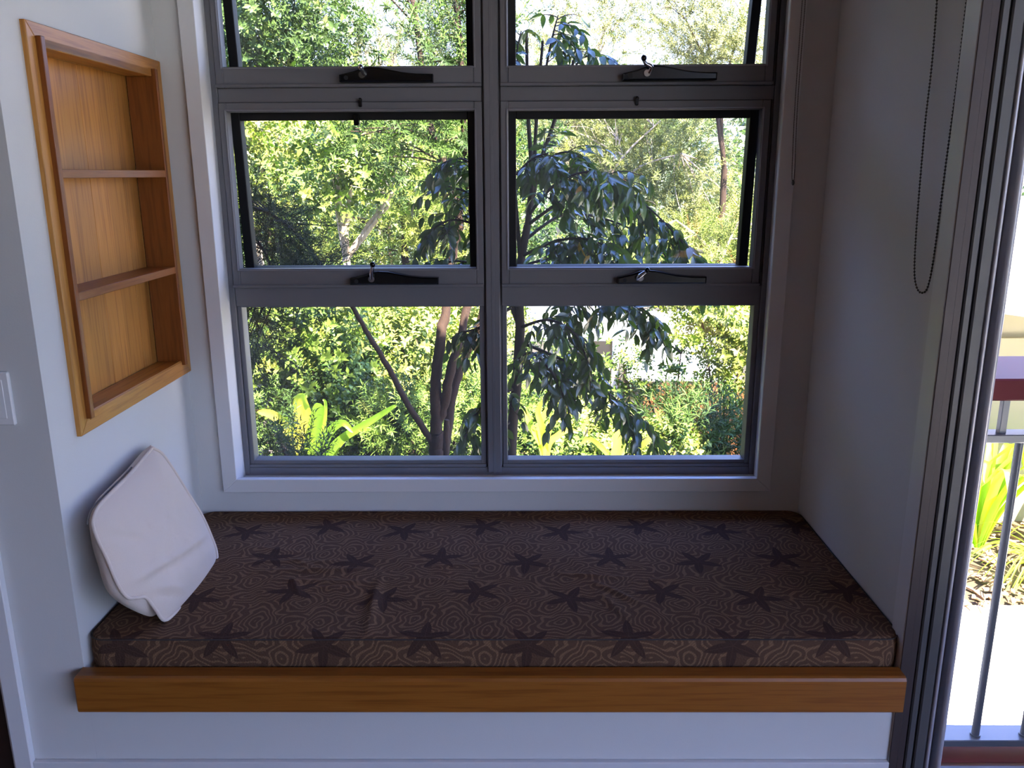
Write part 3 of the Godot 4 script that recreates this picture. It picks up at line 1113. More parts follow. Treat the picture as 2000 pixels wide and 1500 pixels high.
func grounds() -> void:
	var rows := []
	for b in 60:
		var z := 4.0 - 64.0 * pow(b / 59.0, 1.4)
		var row := []
		for a in 61:
			var x := -45.0 + 90.0 * a / 60.0
			row.append(Vector3(x, land(x, z) + 0.05 * sin(x * 1.7) * sin(z * 1.3) * (1.0 if z < -3.0 else 0.0) - (0.25 if z > 0.3 and x < 2.2 and x > -3.3 else 0.0), z))
		rows.append(row)
	var m := MB.new()
	m.sheet(rows, [], true)
	if m.n[0].y < 0.0:
		m = MB.new()
		m.sheet(rows, [], false)
	structure("ground", m, M["soil"], "brown garden soil sloping away below the window")
	m = MB.new()
	m.span(Vector3(1.05, -1.0, -1.75), Vector3(6.5, -0.875, 0.45), 0.01)
	m.span(Vector3(3.0, -1.0, 0.45), Vector3(4.6, -0.875, 8.0), 0.01)  # unseen terrace, added to bounce warm sunlight into the room
	structure("path_paving", m, M["concrete"], "sunlit pale concrete paving outside the door with an unseen terrace added to bounce light")
	# far hill
	rows = []
	for b in 24:
		var row := []
		for a in 50:
			var x := -160.0 + 320.0 * a / 49.0
			var z := -62.0 - 130.0 * b / 23.0
			var y := -8.5 + 26.0 * smoothstep(0.0, 1.0, b / 23.0) * (0.75 + 0.25 * sin(x * 0.021 + 0.9)) + 2.0 * sin(x * 0.06 + z * 0.05)
			row.append(Vector3(x, y, z))
		rows.append(row)
	m = MB.new()
	m.sheet(rows, [], true)
	if m.n[0].y < 0.0:
		m = MB.new()
		m.sheet(rows, [], false)
	structure("hill", m, M["hill ground"], "distant wooded hill behind the trees")


func neighbours() -> void:
	# pale house among the trees beyond the garden
	var z := -11.4
	var lo := at(1084, 872, z)
	var hi := at(1212, 640, z)
	var t := thing("neighbour_house", "beige boarded house with white corner posts half hidden behind the glossy tree", "house", Vector3(lo.x, lo.y, z))
	var o := -t.position
	var top := hi.y
	obj("wall", shifted(one_span(Vector3(lo.x, lo.y - 0.6, z - 2.4), Vector3(hi.x, top, z)), o), M["beige board"], t)
	var y := lo.y - 0.6
	while y < top - 0.1:
		obj("board", shifted(one_span(Vector3(lo.x + 0.08, y, z), Vector3(hi.x, y + 0.27, z + 0.022), 0.006), o), M["beige board"], t)
		y += 0.28
	for x in [lo.x, lo.x + 0.30, hi.x - 0.08]:
		obj("post", shifted(one_span(Vector3(x - 0.06, lo.y - 0.6, z), Vector3(x + 0.06, top, z + 0.06), 0.005), o), M["white paint"], t)
	obj("window", shifted(one_span(at(1010, 800, z) + Vector3(0.9, -0.2, 0.0), at(1010, 800, z) + Vector3(1.5, 0.7, 0.05)), o), M["dark window"], t)
	var m := MB.new()
	var e0 := Vector3(lo.x - 0.5, top, z + 0.5)
	var e1 := Vector3(hi.x + 0.08, top, z + 0.5)
	m.box((e0 + e1) * 0.5 + Vector3(0, 0.36, -1.2), Vector3(e1.x - e0.x, 0.08, 3.0), 0.01, Basis(Vector3.RIGHT, 0.28))
	obj("roof", shifted(m, o), M["grey roof"], t)
	# low shed with a white roof that catches the sun
	z = -10.6
	var a := at(1226, 742, z)
	var b := at(1446, 742, z)
	t = thing("garden_shed", "low shed with a glaring white metal roof seen through the leaves", "shed", Vector3(a.x, a.y - 1.0, z))
	o = -t.position
	obj("wall", shifted(one_span(Vector3(a.x + 0.25, a.y - 1.3, z - 2.6), Vector3(b.x - 0.1, a.y - 0.05, z - 0.1)), o), M["beige board"], t)
	m = MB.new()
	m.box((a + b) * 0.5 + Vector3(0.0, 0.33, -1.35), Vector3(b.x - a.x, 0.06, 2.9), 0.01, Basis(Vector3.RIGHT, 0.22))
	obj("roof", shifted(m, o), M["white roof"], t)
	for j in 12:
		m = MB.new()
		var x := lerpf(a.x + 0.05, b.x - 0.05, j / 11.0)
		m.box(Vector3(x, (a.y + b.y) * 0.5 + 0.37, z - 1.35), Vector3(0.035, 0.05, 2.9), 0.005, Basis(Vector3.RIGHT, 0.22))
		obj("roof_rib", shifted(m, o), M["white roof"], t)
	# paling fence in front of the shed
	z = -8.6
	t = thing("paling_fence", "weathered brown timber fence behind the shrubs at the right of the window", "fence", Vector3(at(1280, 800, z).x, at(1280, 830, z).y, z))
	o = -t.position
	var x0 := at(1255, 800, z).x
	var x1 := at(1475, 800, z).x
	var n := 19
	for j in n:
		var x := lerpf(x0, x1, (j + 0.5) / n)
		var w := (x1 - x0) / n * 0.46
		var yt := at(1350, 748, z).y + 0.03 * sin(j * 2.3)
		obj("paling", shifted(one_span(Vector3(x - w, yt - 1.25, z - 0.012 + 0.004 * (j % 2)), Vector3(x + w, yt, z + 0.012 + 0.004 * (j % 2)), 0.003), o), M["paling %d" % (j % 3)], t)
	for dy in [-0.25, -0.95]:
		obj("rail", shifted(one_span(Vector3(x0, at(1350, 748, z).y + dy - 0.04, z - 0.06), Vector3(x1, at(1350, 748, z).y + dy + 0.04, z - 0.014)), o), M["paling 1"], t)
	# building to the right of the balcony
	t = thing("white_outbuilding", "glaring white building over an olive rendered base outside the door", "building", Vector3(2.6, -0.9, -3.2))
	o = -t.position
	z = -2.9
	var pl := at(1925, 870, z)
	obj("base_wall", shifted(one_span(Vector3(pl.x - 0.4, -1.0, z - 0.3), Vector3(9.0, at(1990, 690, z).y + 0.1, z)), o), M["olive render"], t)
	for j in 5:
		obj("capping", shifted(one_span(Vector3(pl.x - 0.4 + j * 1.4, -0.32, z), Vector3(pl.x + 0.99 + j * 1.4, -0.29, z + 0.006), 0.002), o), M["olive render"], t)
	m = MB.new()
	var zf := -2.2  # front brought forward as an overhang, added to shade the base wall
	var r0 := at(1950, 612, zf)
	m.prism(PackedVector2Array([Vector2(r0.x, r0.y), Vector2(9.0, r0.y - 0.9), Vector2(9.0, r0.y + 1.0), Vector2(at(1990, 438, zf).x - 0.5, at(1990, 438, zf).y)]), z - 0.9, zf, 0.01)
	obj("white_overhang", shifted(m, o), M["white roof"], t)
	obj("upper_wall", shifted(one_span(Vector3(r0.x - 0.3, at(1990, 690, z).y + 0.1, z - 0.28), Vector3(9.0, r0.y + 0.1, z - 0.05)), o), M["olive render"], t)


# ---------------------------------------------------------------- plants
func leaf(m: MB, base: Vector3, dir: Vector3, face: Vector3, length: float, wide: float, bend: float, fine := false) -> void:
	dir = dir.normalized()
	var side := dir.cross(face).normalized()
	face = side.cross(dir).normalized()
	var mid := base + dir * length * 0.45 + face * bend * length * 0.25
	var tip := base + dir * length * 0.97 - face * bend * length * 0.35
	var lift := face * wide * 0.16
	var a := m.put(base, face)
	var l := m.put(mid - side * wide * 0.5 + lift, (face + side * 0.35).normalized())
	var r := m.put(mid + side * wide * 0.5 + lift, (face - side * 0.35).normalized())
	var e := m.put(tip, (face + dir * bend).normalized())
	if fine:
		m.tri(a, l, r)
		m.tri(l, e, r)
		return
	var c := m.put(mid, face)
	m.tri(a, l, c)
	m.tri(a, c, r)
	m.tri(l, e, c)
	m.tri(c, e, r)


func sprig(kind: String, seed_value: int) -> ArrayMesh:
	var r := RandomNumberGenerator.new()
	r.seed = seed_value
	var m := MB.new()
	var spec: Array = {"broad": [0.17, 11, 0.062, 0.030, 0.9], "round": [0.13, 10, 0.046, 0.030, 0.8], "fine": [0.24, 26, 0.052, 0.009, 0.75], "needle": [0.20, 44, 0.030, 0.0034, 0.9], "willow": [0.26, 16, 0.085, 0.013, 0.6]}[kind]
	m.tube([Vector3.ZERO, Vector3(0.006, spec[0] * 0.5, 0.004), Vector3(0, spec[0], 0)], [0.002, 0.0015, 0.0006], 3, false)
	var a := 0.0
	for k in spec[1]:
		var s: float = float(k + 1) / spec[1]
		a += 2.4 + r.randf_range(-0.3, 0.3)
		var out := Vector3(cos(a), 0, sin(a))
		var dir: Vector3 = (out * spec[4] + Vector3.UP * r.randf_range(0.15, 0.8)).normalized()
		var face: Vector3 = (Vector3.UP - dir * dir.y + out * r.randf_range(-0.5, 0.5)).normalized()
		leaf(m, Vector3(0, spec[0] * (0.1 + 0.88 * s), 0), dir, face, spec[2] * r.randf_range(0.7, 1.2), spec[3] * r.randf_range(0.8, 1.2), r.randf_range(0.1, 0.5), kind in ["fine", "needle"])
	return m.mesh()


var sprigs := {}


func frame_for(dir: Vector3, spin: float, size: float) -> Basis:
	dir = dir.normalized()
	var s := dir.cross(Vector3.UP if absf(dir.y) < 0.95 else Vector3.RIGHT).normalized()
	s = s.rotated(dir, spin)
	return Basis(s * size, dir * size, s.cross(dir) * size)


# clusters: [centre, radii, how many, size]; colours: two linear tones; stems: [name, points, first radius, last radius]
func plant(called: String, label: String, category: String, group: String, stems: Array, clusters: Array, kind: String, tones: Array, bark: String, seed_value: int, droop := 0.0) -> Node3D:
	var r := RandomNumberGenerator.new()
	r.seed = seed_value
	var foot: Vector3 = stems[0][1][0] if stems.size() else clusters[0][0]
	if stems.is_empty():
		foot.y = land(foot.x, foot.z)
	var t := thing(called, label, category, foot, group)
	var tips := []
	for s in stems:
		var path := curve(s[1], 5)
		var m := MB.new()
		var radii := taper(path.size(), s[2], s[3])
		for k in path.size():
			if k > 0 and k < path.size() - 1:
				path[k] += Vector3(r.randf_range(-1, 1), 0, r.randf_range(-1, 1)) * s[2] * 0.16
			radii[k] *= r.randf_range(0.93, 1.07)
		m.tube(path, radii, 10 if s[2] > 0.02 else 6)
		obj(s[0], shifted(m, -foot), M[bark], t)
		for k in range(path.size() / 3, path.size()): tips.append(path[k])
	if stems.is_empty():
		tips.append(foot)
	# a twig to each cluster from the nearest stem
	var twigs := MB.new()
	var total := 0
	for c in clusters:
		total += int(c[2])
		var near: Vector3 = tips[0]
		for p in tips:
			if p.distance_to(c[0]) < near.distance_to(c[0]): near = p
		for j in 3:
			var end: Vector3 = c[0] + Vector3(r.randf_range(-0.7, 0.7), r.randf_range(-0.5, 0.8), r.randf_range(-0.7, 0.7)) * c[1]
			var mid := near.lerp(end, 0.5) + Vector3(r.randf_range(-0.1, 0.1), 0.08 + r.randf_range(-0.1, 0.1), r.randf_range(-0.1, 0.1)) * near.distance_to(end)
			var path := curve([near, mid, end], 4)
			twigs.tube(path, taper(path.size(), 0.004 + 0.006 * near.distance_to(end), 0.003), 5, false)
	tag(obj("twigs", shifted(twigs, -foot), M[bark], t), "", "", "", "stuff")
	if not sprigs.has(kind):
		sprigs[kind] = sprig(kind, 5 + sprigs.size())
	var mm := MultiMesh.new()
	mm.transform_format = MultiMesh.TRANSFORM_3D
	mm.use_colors = true
	mm.mesh = sprigs[kind]
	mm.instance_count = total
	var at_index := 0
	for c in clusters:
		var tone_shift := r.randf_range(0.50, 0.92)
		for j in int(c[2]):
			var o := Vector3(r.randfn(), r.randfn(), r.randfn()).normalized()
			var p: Vector3 = o * pow(r.randf(), 0.42) * c[1]
			var dir := o * 0.8 + Vector3(r.randfn(), r.randfn(), r.randfn()) * 0.45 + Vector3.UP * (0.5 - 1.6 * droop)
			mm.set_instance_transform(at_index, Transform3D(frame_for(dir, r.randf() * TAU, c[3] * r.randf_range(0.7, 1.3)), c[0] + p - foot))
			var tone: Color = tones[0].lerp(tones[1], r.randf())
			if tones.size() > 2 and r.randf() < 0.07: tone = tones[2]
			mm.set_instance_color(at_index, Color(tone.r * tone_shift, tone.g * tone_shift, tone.b * tone_shift))
			at_index += 1
	var fo := MultiMeshInstance3D.new()
	fo.name = "foliage"
	fo.multimesh = mm
	fo.material_override = M["leaf needle"] if kind == "needle" else M["leaf fine"] if kind in ["fine", "willow"] else M["leaf broad"]
	t.add_child(fo, true)
	tag(fo, "", "", "", "stuff")
	return t


func cl(px: float, py: float, z: float, rx: float, ry: float, rz: float, count: int, size := 1.0) -> Array:
	return [at(px, py, z), Vector3(rx, ry, rz), count, size]


func planting() -> void:
	var G := Color(0.10, 0.185, 0.032)
	var Y := Color(0.25, 0.34, 0.06)
	var YY := Color(0.42, 0.45, 0.09)
	var O := Color(0.17, 0.19, 0.055)
	var D := Color(0.035, 0.065, 0.022)
	var DD := Color(0.02, 0.04, 0.015)
	var R := Color(0.33, 0.18, 0.05)
	# --- many stemmed tree in the left lower pane
	var z := -2.45
	var foot := at(864, 1010, z)
	foot.y = land(foot.x, z)
	plant("paperbark_tree", "brown many stemmed tree forking low in the lower left pane", "tree", "",
		[["trunk", [foot, at(858, 925, z), at(853, 880, z), at(851, 845, z)], 0.054, 0.045],
		["stem", [at(851, 845, z), at(853, 790, z), at(852, 730, z), at(860, 660, z), at(872, 596, z - 0.05), at(888, 480, z - 0.1), at(896, 420, z - 0.1), at(868, 320, z - 0.15), at(838, 240, z - 0.2), at(822, 120, z - 0.2), at(800, -40, z - 0.3)], 0.039, 0.015],
		["stem", [at(853, 830, z), at(868, 790, z), at(876, 740, z + 0.05), at(896, 670, z + 0.05), at(912, 596, z), at(925, 470, z), at(915, 330, z - 0.1), at(905, 230, z - 0.1), at(900, 90, z - 0.1), at(880, -60, z - 0.1)], 0.032, 0.016],
		["stem", [at(866, 905, z), at(880, 800, z - 0.05), at(898, 720, z - 0.1), at(925, 660, z - 0.1), at(945, 590, z - 0.1), at(975, 400, z - 0.1), at(985, 200, z - 0.1)], 0.032, 0.016],
		["branch", [at(846, 868, z), at(826, 836, z + 0.05), at(794, 786, z + 0.1), at(764, 728, z + 0.1), at(728, 668, z + 0.15), at(692, 606, z + 0.2), at(640, 520, z + 0.2)], 0.022, 0.012],
		["branch", [at(896, 420, z - 0.1), at(920, 330, z - 0.1), at(935, 250, z), at(960, 150, z)], 0.018, 0.010],
		["stem", [at(872, 1000, z + 0.1), at(872, 880, z + 0.1), at(873, 820, z + 0.1)], 0.022, 0.017]],
		[cl(900, 265, z, 0.26, 0.22, 0.3, 170, 0.8), cl(800, 250, z, 0.22, 0.12, 0.3, 40, 0.8), cl(770, 330, z, 0.06, 0.20, 0.12, 34, 0.8), cl(705, 260, z + 0.2, 0.12, 0.12, 0.2, 34, 0.75), cl(880, 120, z, 0.3, 0.25, 0.3, 60, 0.9), cl(760, 20, z, 0.4, 0.3, 0.3, 60, 0.9), cl(930, 20, z, 0.3, 0.3, 0.3, 60, 0.9), cl(930, 380, z - 0.1, 0.14, 0.2, 0.2, 40, 0.8)],
		"fine", [D, G], "bark", 101)
	# --- dark glossy tree, mostly behind and right of the mullion
	glossy_tree()
	# --- dark needle branch at the left
	z = -1.7
	var nb := at(438, 420, z)
	foot = Vector3(nb.x - 0.7, land(0, z), z)
	plant("needle_bush", "dark fine needled bush arching in from the left edge", "bush", "",
		[["trunk", [foot, foot + Vector3(0.15, 1.2, 0), foot + Vector3(0.45, 2.0, 0.02), nb], 0.04, 0.02],
		["branch", [nb, at(500, 408, z), at(550, 432, z), at(590, 470, z), at(630, 520, z), at(650, 560, z)], 0.012, 0.004],
		["branch", [nb, at(480, 440, z + 0.1), at(520, 500, z + 0.1), at(540, 560, z + 0.1)], 0.010, 0.004]],
		[cl(500, 400, z, 0.11, 0.06, 0.15, 70), cl(545, 440, z, 0.10, 0.06, 0.15, 60), cl(595, 490, z, 0.09, 0.05, 0.15, 60), cl(620, 520, z, 0.12, 0.05, 0.15, 70), cl(520, 480, z + 0.1, 0.12, 0.07, 0.15, 60), cl(560, 540, z + 0.1, 0.14, 0.07, 0.15, 70), cl(480, 610, z + 0.1, 0.12, 0.10, 0.15, 70), cl(495, 660, z + 0.1, 0.08, 0.09, 0.15, 40)],
		"needle", [DD, Color(0.05, 0.075, 0.035)], "bark dark", 102, 0.5)
	# --- low shrubs on the slope, seen through the lower panes
	var low := [
		["leafy_shrub", "bright green leafy shrub filling the left half of the lower left pane", -4.3, [[520, 700], [580, 660], [560, 770], [640, 720], [610, 620]], "broad", [G, Y, YY], 210, 0.42],
		["leafy_shrub", "yellow green leafy shrub behind the slanting branch", -4.9, [[700, 640], [740, 720], [790, 660], [760, 780], [690, 740], [820, 740]], "broad", [G, YY, Color(0.55, 0.52, 0.12)], 210, 0.42],
		["leafy_shrub", "dark green round leaved shrub at the foot of the slanting branch", -3.9, [[680, 800], [740, 840], [700, 880], [790, 860], [640, 790]], "round", [D, G, Y], 200, 0.30],
		["feathery_shrub", "soft feathery green shrub at the bottom left corner of the window", -4.0, [[530, 860], [560, 880], [510, 800], [690, 880], [550, 720]], "fine", [G, Color(0.16, 0.27, 0.06), O], 80, 0.26],
		["feathery_shrub", "wispy dark green seedling in front of the broad strap leaves", -2.8, [[560, 885], [625, 895], [545, 850], [600, 910]], "fine", [D, G, O], 20, 0.12],
		["feathery_shrub", "feathery green shrub at the right of the many stemmed trunk", -3.6, [[820, 880], [905, 860], [930, 790], [780, 830]], "fine", [G, Color(0.2, 0.3, 0.06), O], 150, 0.30],
		["leafy_shrub", "sunny yellow shrub between the trunk and the mullion", -5.6, [[880, 640], [920, 720], [850, 700], [930, 640], [900, 790]], "broad", [Y, YY, Color(0.6, 0.55, 0.15)], 190, 0.46],
		["leafy_shrub", "small leaved shrub at the bottom of the lower right pane", -3.9, [[1020, 850], [1080, 870], [1050, 900], [1140, 890], [1010, 780]], "round", [G, Y, YY], 230, 0.28],
		["leafy_shrub", "yellow green ground shrub below the drooping glossy leaves", -4.2, [[1190, 880], [1250, 900], [1160, 840], [1310, 890]], "round", [Y, YY, G], 210, 0.28],
		["leafy_shrub", "dark palm leaved shrub in the bottom right corner of the window", -4.7, [[1330, 850], [1400, 830], [1380, 890], [1440, 870], [1340, 830]], "willow", [D, G, Color(0.2, 0.3, 0.08)], 85, 0.30],
		["leafy_shrub", "loose shrub in front of the white roof", -6.6, [[1330, 690], [1370, 730], [1300, 735], [1400, 680], [1250, 740]], "broad", [G, Color(0.2, 0.27, 0.07), YY], 20, 0.42],
		["leafy_shrub", "bright yellow shrub at the right edge of the lower right pane", -5.8, [[1420, 640], [1400, 600], [1450, 690], [1370, 620], [1440, 750]], "broad", [Y, YY, Color(0.6, 0.5, 0.2)], 120, 0.36],
		["leafy_shrub", "mid green shrub above the low fence", -6.9, [[1210, 740], [1260, 790], [1190, 790], [1240, 840], [1130, 690]], "broad", [G, Y, D], 42, 0.40],
	]
	var n := 0
	for s in low:
		var cs := []
		for p in s[3]:
			cs.append(cl(p[0], p[1], s[2] + 0.25 * sin(p[0] * 1.3), s[7], s[7] * 0.85, s[7], int(s[6]), 1.0))
		var c0: Vector3 = cs[0][0]
		for c in cs: c0 = c0.lerp(c[0], 0.4)
		var base := Vector3(c0.x, land(c0.x, c0.z), c0.z)
		var st := []
		for c in cs:
			st.append(["stem", [base + Vector3(0.06 * sin(n * 3.0 + st.size()), 0, 0.05), base.lerp(c[0], 0.5) + Vector3(0, 0.1, 0), c[0]], 0.018, 0.006])
		plant(s[0], s[1], "shrub", "shrubs on the slope below the window", st, cs, s[4], s[5], "bark", 200 + n)
		n += 1
	# --- trees of the middle distance, seen through the middle panes
	var mid := [
		["slender_tree", "slender pale stemmed tree fanning out in the middle left pane", -6.4, [676, 505], [[655, 380, 640, 250], [668, 430, 655, 300], [678, 430, 690, 320], [735, 420, 800, 330], [720, 450, 760, 400]], [[640, 300], [690, 330], [600, 380], [740, 350], [780, 290], [660, 250], [720, 270]], "broad", [G, Y, YY], "bark pale", 150, 0.55],
		["sunny_tree", "sunlit yellow green tree at the left of the middle left pane", -7.6, [500, 430], [[510, 330, 560, 250], [480, 330, 470, 240]], [[500, 290], [560, 320], [480, 350], [540, 250], [600, 290], [470, 250], [560, 400]], "broad", [Y, YY, Color(0.55, 0.55, 0.2)], "bark pale", 190, 0.62],
		["sunny_tree", "pale green tree filling the middle of the middle left pane", -8.8, [790, 470], [[800, 380, 830, 260], [780, 380, 740, 280]], [[800, 310], [850, 380], [760, 420], [860, 460], [820, 250], [720, 480], [900, 320], [920, 430], [600, 470]], "fine", [G, YY, Y], "bark", 420, 0.8],
		["wattle_tree", "fine leaved olive yellow tree with pale slanting limbs in the middle right pane", -15.8, [1150, 470], [[1180, 370, 1215, 260], [1200, 330, 1290, 235], [1230, 340, 1330, 300]], [[1200, 290], [1270, 330], [1330, 390], [1420, 440], [1380, 470], [1290, 440], [1440, 480], [1230, 400], [1120, 320], [1290, 270], [1060, 260], [1150, 250]], "fine", [Color(0.12, 0.15, 0.045), Color(0.25, 0.26, 0.085), YY], "bark pale", 400, 1.5],
		["wattle_tree", "fine leaved tree leaning across the bottom of the middle right pane", -13.6, [1400, 540], [[1380, 480, 1320, 430], [1420, 480, 1450, 420]], [[1400, 500], [1440, 530], [1350, 515], [1300, 510], [1460, 480], [1240, 520]], "fine", [O, Y, R], "bark pale", 260, 0.85],
		["background_tree", "dark green tree standing in the middle behind the mullion", -10.5, [960, 560], [[960, 400, 970, 240], [940, 420, 900, 280]], [[940, 300], [1000, 360], [900, 400], [980, 460], [930, 520], [1040, 420], [980, 240]], "broad", [D, G, Y], "bark", 240, 0.9],
		["background_tree", "deep green tree low in the gap behind the lower left pane", -11.0, [640, 600], [[620, 520, 600, 450]], [[560, 470], [640, 520], [720, 540], [800, 560], [500, 560], [880, 560], [600, 600], [700, 640]], "broad", [D, G, O], "bark dark", 250, 1.0],
		["background_tree", "shaded green tree behind the pale house", -17.5, [1180, 700], [[1180, 600, 1190, 540]], [[1120, 580], [1200, 570], [1280, 590], [1360, 600], [1060, 620], [1440, 590], [1000, 640]], "broad", [D, G, O], "bark dark", 220, 1.3],
	]
	n = 0
	for s in mid:
		var base := at(s[3][0], s[3][1], s[2])
		var root := Vector3(base.x, land(base.x, base.z), base.z)
		var st := [["trunk", [root, root.lerp(base, 0.6), base], 0.07, 0.045]]
		for b in s[4]:
			st.append(["branch", [base, at(b[0], b[1], s[2] + 0.1), at(b[2], b[3], s[2] + 0.2)], 0.036, 0.014])
		var cs := []
		for p in s[5]:
			cs.append(cl(p[0], p[1], s[2] - 0.2 + 0.5 * sin(p[0] * 0.7 + p[1]), s[10], s[10] * 0.8, s[10], int(s[9]) / 2, 1.3 if s[2] > -12.0 else 1.9))
		plant(s[0], s[1], "tree", "trees seen through the middle panes", st, cs, s[6], s[7], s[8], 300 + n)
		n += 1
	far_trees()
	strap_plants()
	door_garden()


# a leaf with a folded, arching blade along its own y axis; its upper side looks along z
func big_leaf(length: float, wide: float, arch: float, rows_count := 7) -> ArrayMesh:
	var rows := []
	for k in rows_count:
		var s := float(k) / (rows_count - 1)
		var w := wide * 0.5 * pow(sin(PI * clampf(pow(s, 0.8) * 0.96 + 0.03, 0.0, 1.0)), 0.85)
		var y := length * (s - 0.10 * arch * s * s)
		var z := -arch * length * 0.35 * s * s
		var row := []
		for x in [-1.0, -0.5, 0.0, 0.5, 1.0]:
			row.append(Vector3(x * w, y, z + absf(x) * w * 0.32 - 0.12 * w * x * x))
		rows.append(row)
	var m := MB.new()
	m.sheet(rows, [])
	if m.n[m.n.size() / 2].z < 0.0:
		m = MB.new()
		m.sheet(rows, [], true)
	return m.mesh()


func glossy_tree() -> void:
	var r := RandomNumberGenerator.new()
	r.seed = 55
	var z := -1.5
	var foot := at(1000, 1060, z)
	foot.y = land(foot.x, z)
	var t := thing("glossy_leaved_tree", "dark tree with large glossy drooping leaves behind and right of the mullion", "tree", foot)
	var fork := at(1016, 640, z)
	var crown := at(1030, 440, z)
	var limbs := [
		["trunk", [foot, at(998, 900, z), at(1010, 740, z), fork], 0.030, 0.024],
		["trunk", [fork, at(1014, 540, z), crown], 0.024, 0.018],
		["stem", [crown, at(1038, 340, z), at(1032, 230, z), at(1028, 60, z)], 0.014, 0.007],
		["stem", [crown, at(1042, 340, z + 0.05), at(1048, 230, z + 0.05), at(1060, 80, z + 0.05)], 0.012, 0.006],
		["stem", [crown, at(1052, 330, z), at(1085, 230, z), at(1130, 90, z)], 0.014, 0.006],
		["stem", [at(1016, 500, z), at(1006, 380, z), at(1000, 260, z)], 0.012, 0.006],
		["stem", [fork, at(975, 520, z), at(955, 400, z), at(940, 330, z)], 0.016, 0.007],
	]
	var boughs := [
		[[1032, 420, 0.0], [1085, 360, 0.25], [1150, 335, 0.4], [1215, 350, 0.5], 12],
		[[1030, 440, 0.0], [1110, 385, 0.1], [1190, 360, 0.15], [1260, 400, 0.2], [1330, 470, 0.25], [1365, 520, 0.25], 17],
		[[1024, 470, 0.0], [1100, 420, -0.1], [1190, 430, -0.15], [1270, 470, -0.1], [1315, 520, -0.1], 14],
		[[1020, 500, 0.0], [1090, 470, 0.2], [1160, 470, 0.3], [1220, 510, 0.35], 12],
		[[1018, 520, 0.0], [1080, 505, 0.0], [1150, 515, 0.05], [1210, 545, 0.05], 9],
		[[1018, 560, 0.0], [1090, 585, 0.1], [1170, 590, 0.15], [1250, 600, 0.2], [1285, 640, 0.2], 13],
		[[1020, 670, 0.0], [1070, 690, 0.1], [1120, 715, 0.15], [1185, 765, 0.2], [1230, 805, 0.25], [1290, 865, 0.25], 17],
		[[1016, 640, 0.0], [1070, 625, 0.25], [1120, 650, 0.3], [1150, 710, 0.3], 9],
		[[1012, 700, 0.0], [1040, 690, 0.2], [1080, 730, 0.3], [1110, 790, 0.3], 8],
		[[1000, 600, 0.0], [965, 620, 0.1], [935, 640, 0.15], [905, 650, 0.15], 6],
		[[1004, 760, 0.0], [970, 770, 0.15], [935, 800, 0.2], [912, 850, 0.2], 7],
		[[1000, 820, 0.0], [965, 850, 0.1], [935, 880, 0.1], 4],
		[[985, 480, 0.0], [930, 440, 0.1], [880, 430, 0.1], [840, 450, 0.1], 7],
		[[980, 540, 0.0], [940, 520, 0.0], [890, 510, 0.05], [845, 525, 0.05], 6],
		[[962, 400, 0.0], [920, 320, 0.1], [875, 310, 0.1], 5],
		[[965, 430, 0.0], [920, 380, 0.0], [868, 362, 0.0], 4],
		[[1048, 230, 0.05], [1075, 90, 0.1], [1090, 30, 0.1], 5],
		[[1028, 150, 0.0], [1010, 110, 0.1], [1018, 60, 0.1], 4],
		[[1085, 230, 0.0], [1130, 120, 0.0], [1180, 110, 0.0], 4],
		[[1040, 340, 0.0], [1090, 300, 0.1], [1130, 300, 0.1], 6],
		[[1010, 340, 0.0], [1040, 310, 0.2], [1070, 300, 0.3], 5],
	]
	for l in limbs:
		var path := curve(l[1], 6)
		var m := MB.new()
		m.tube(path, taper(path.size(), l[2], l[3]), 10)
		obj(l[0], shifted(m, -foot), M["bark dark"], t)
	var shapes := []
	for k in 5:
		shapes.append(big_leaf([0.076, 0.088, 0.070, 0.094, 0.082][k], [0.030, 0.029, 0.028, 0.031, 0.026][k], [0.55, 0.8, 0.35, 0.95, 0.65][k]))
	var places := []
	var twigs := MB.new()
	for b in boughs:
		var pts := []
		for k in b.size() - 1: pts.append(at(b[k][0], b[k][1], z + b[k][2]))
		var path := curve(pts, 8)
		var m := MB.new()
		m.tube(path, taper(path.size(), 0.0085, 0.0025), 6)
		obj("branch", shifted(m, -foot), M["bark dark"], t)
		var twig_count := int(b[-1] * 2.8)
		for k in twig_count:
			var s: float = 0.2 + 0.8 * (k + r.randf() * 0.5) / twig_count
			var where := clampi(int(s * (path.size() - 1)), 1, path.size() - 1)
			var start: Vector3 = path[where]
			var ahead: Vector3 = (path[where] - path[where - 1]).normalized()
			var out := (ahead * 0.7 + Vector3(r.randfn(), r.randfn() * 0.6, r.randfn()) * 0.7).normalized()
			var reach := r.randf_range(0.10, 0.20)
			var tw := [start]
			for j in 4:
				out = (out + Vector3(0, -0.28, 0)).normalized()
				tw.append(tw[-1] + out * reach / 4.0)
			twigs.tube(tw, taper(5, 0.0024, 0.0012), 4, false)
			for j in range(1, 5):
				for side in ([-1.0, 1.0] if j < 4 else [0.0, 1.0]):
					if r.randf() < 0.2: continue
					var along: Vector3 = (tw[j] - tw[j - 1]).normalized()
					var cross := along.cross(Vector3.UP).normalized()
					var dir: Vector3 = (along * 0.55 + cross * side * 0.75 + Vector3(0, -0.55 + 0.3 * r.randfn(), 0) + Vector3(r.randfn(), 0, r.randfn()) * 0.15).normalized()
					var face: Vector3 = (Vector3.UP + Vector3(r.randfn(), r.randfn(), r.randfn()) * 0.45 - dir * dir.y).normalized()
					var xx: Vector3 = dir.cross(face).normalized()
					face = xx.cross(dir).normalized()
					var size := r.randf_range(0.7, 1.12)
					places.append([Transform3D(Basis(xx * size, dir * size, face * size), tw[j] - foot), r.randi() % 5, r.randf()])
	tag(obj("twigs", shifted(twigs, -foot), M["bark dark"], t), "", "", "", "stuff")
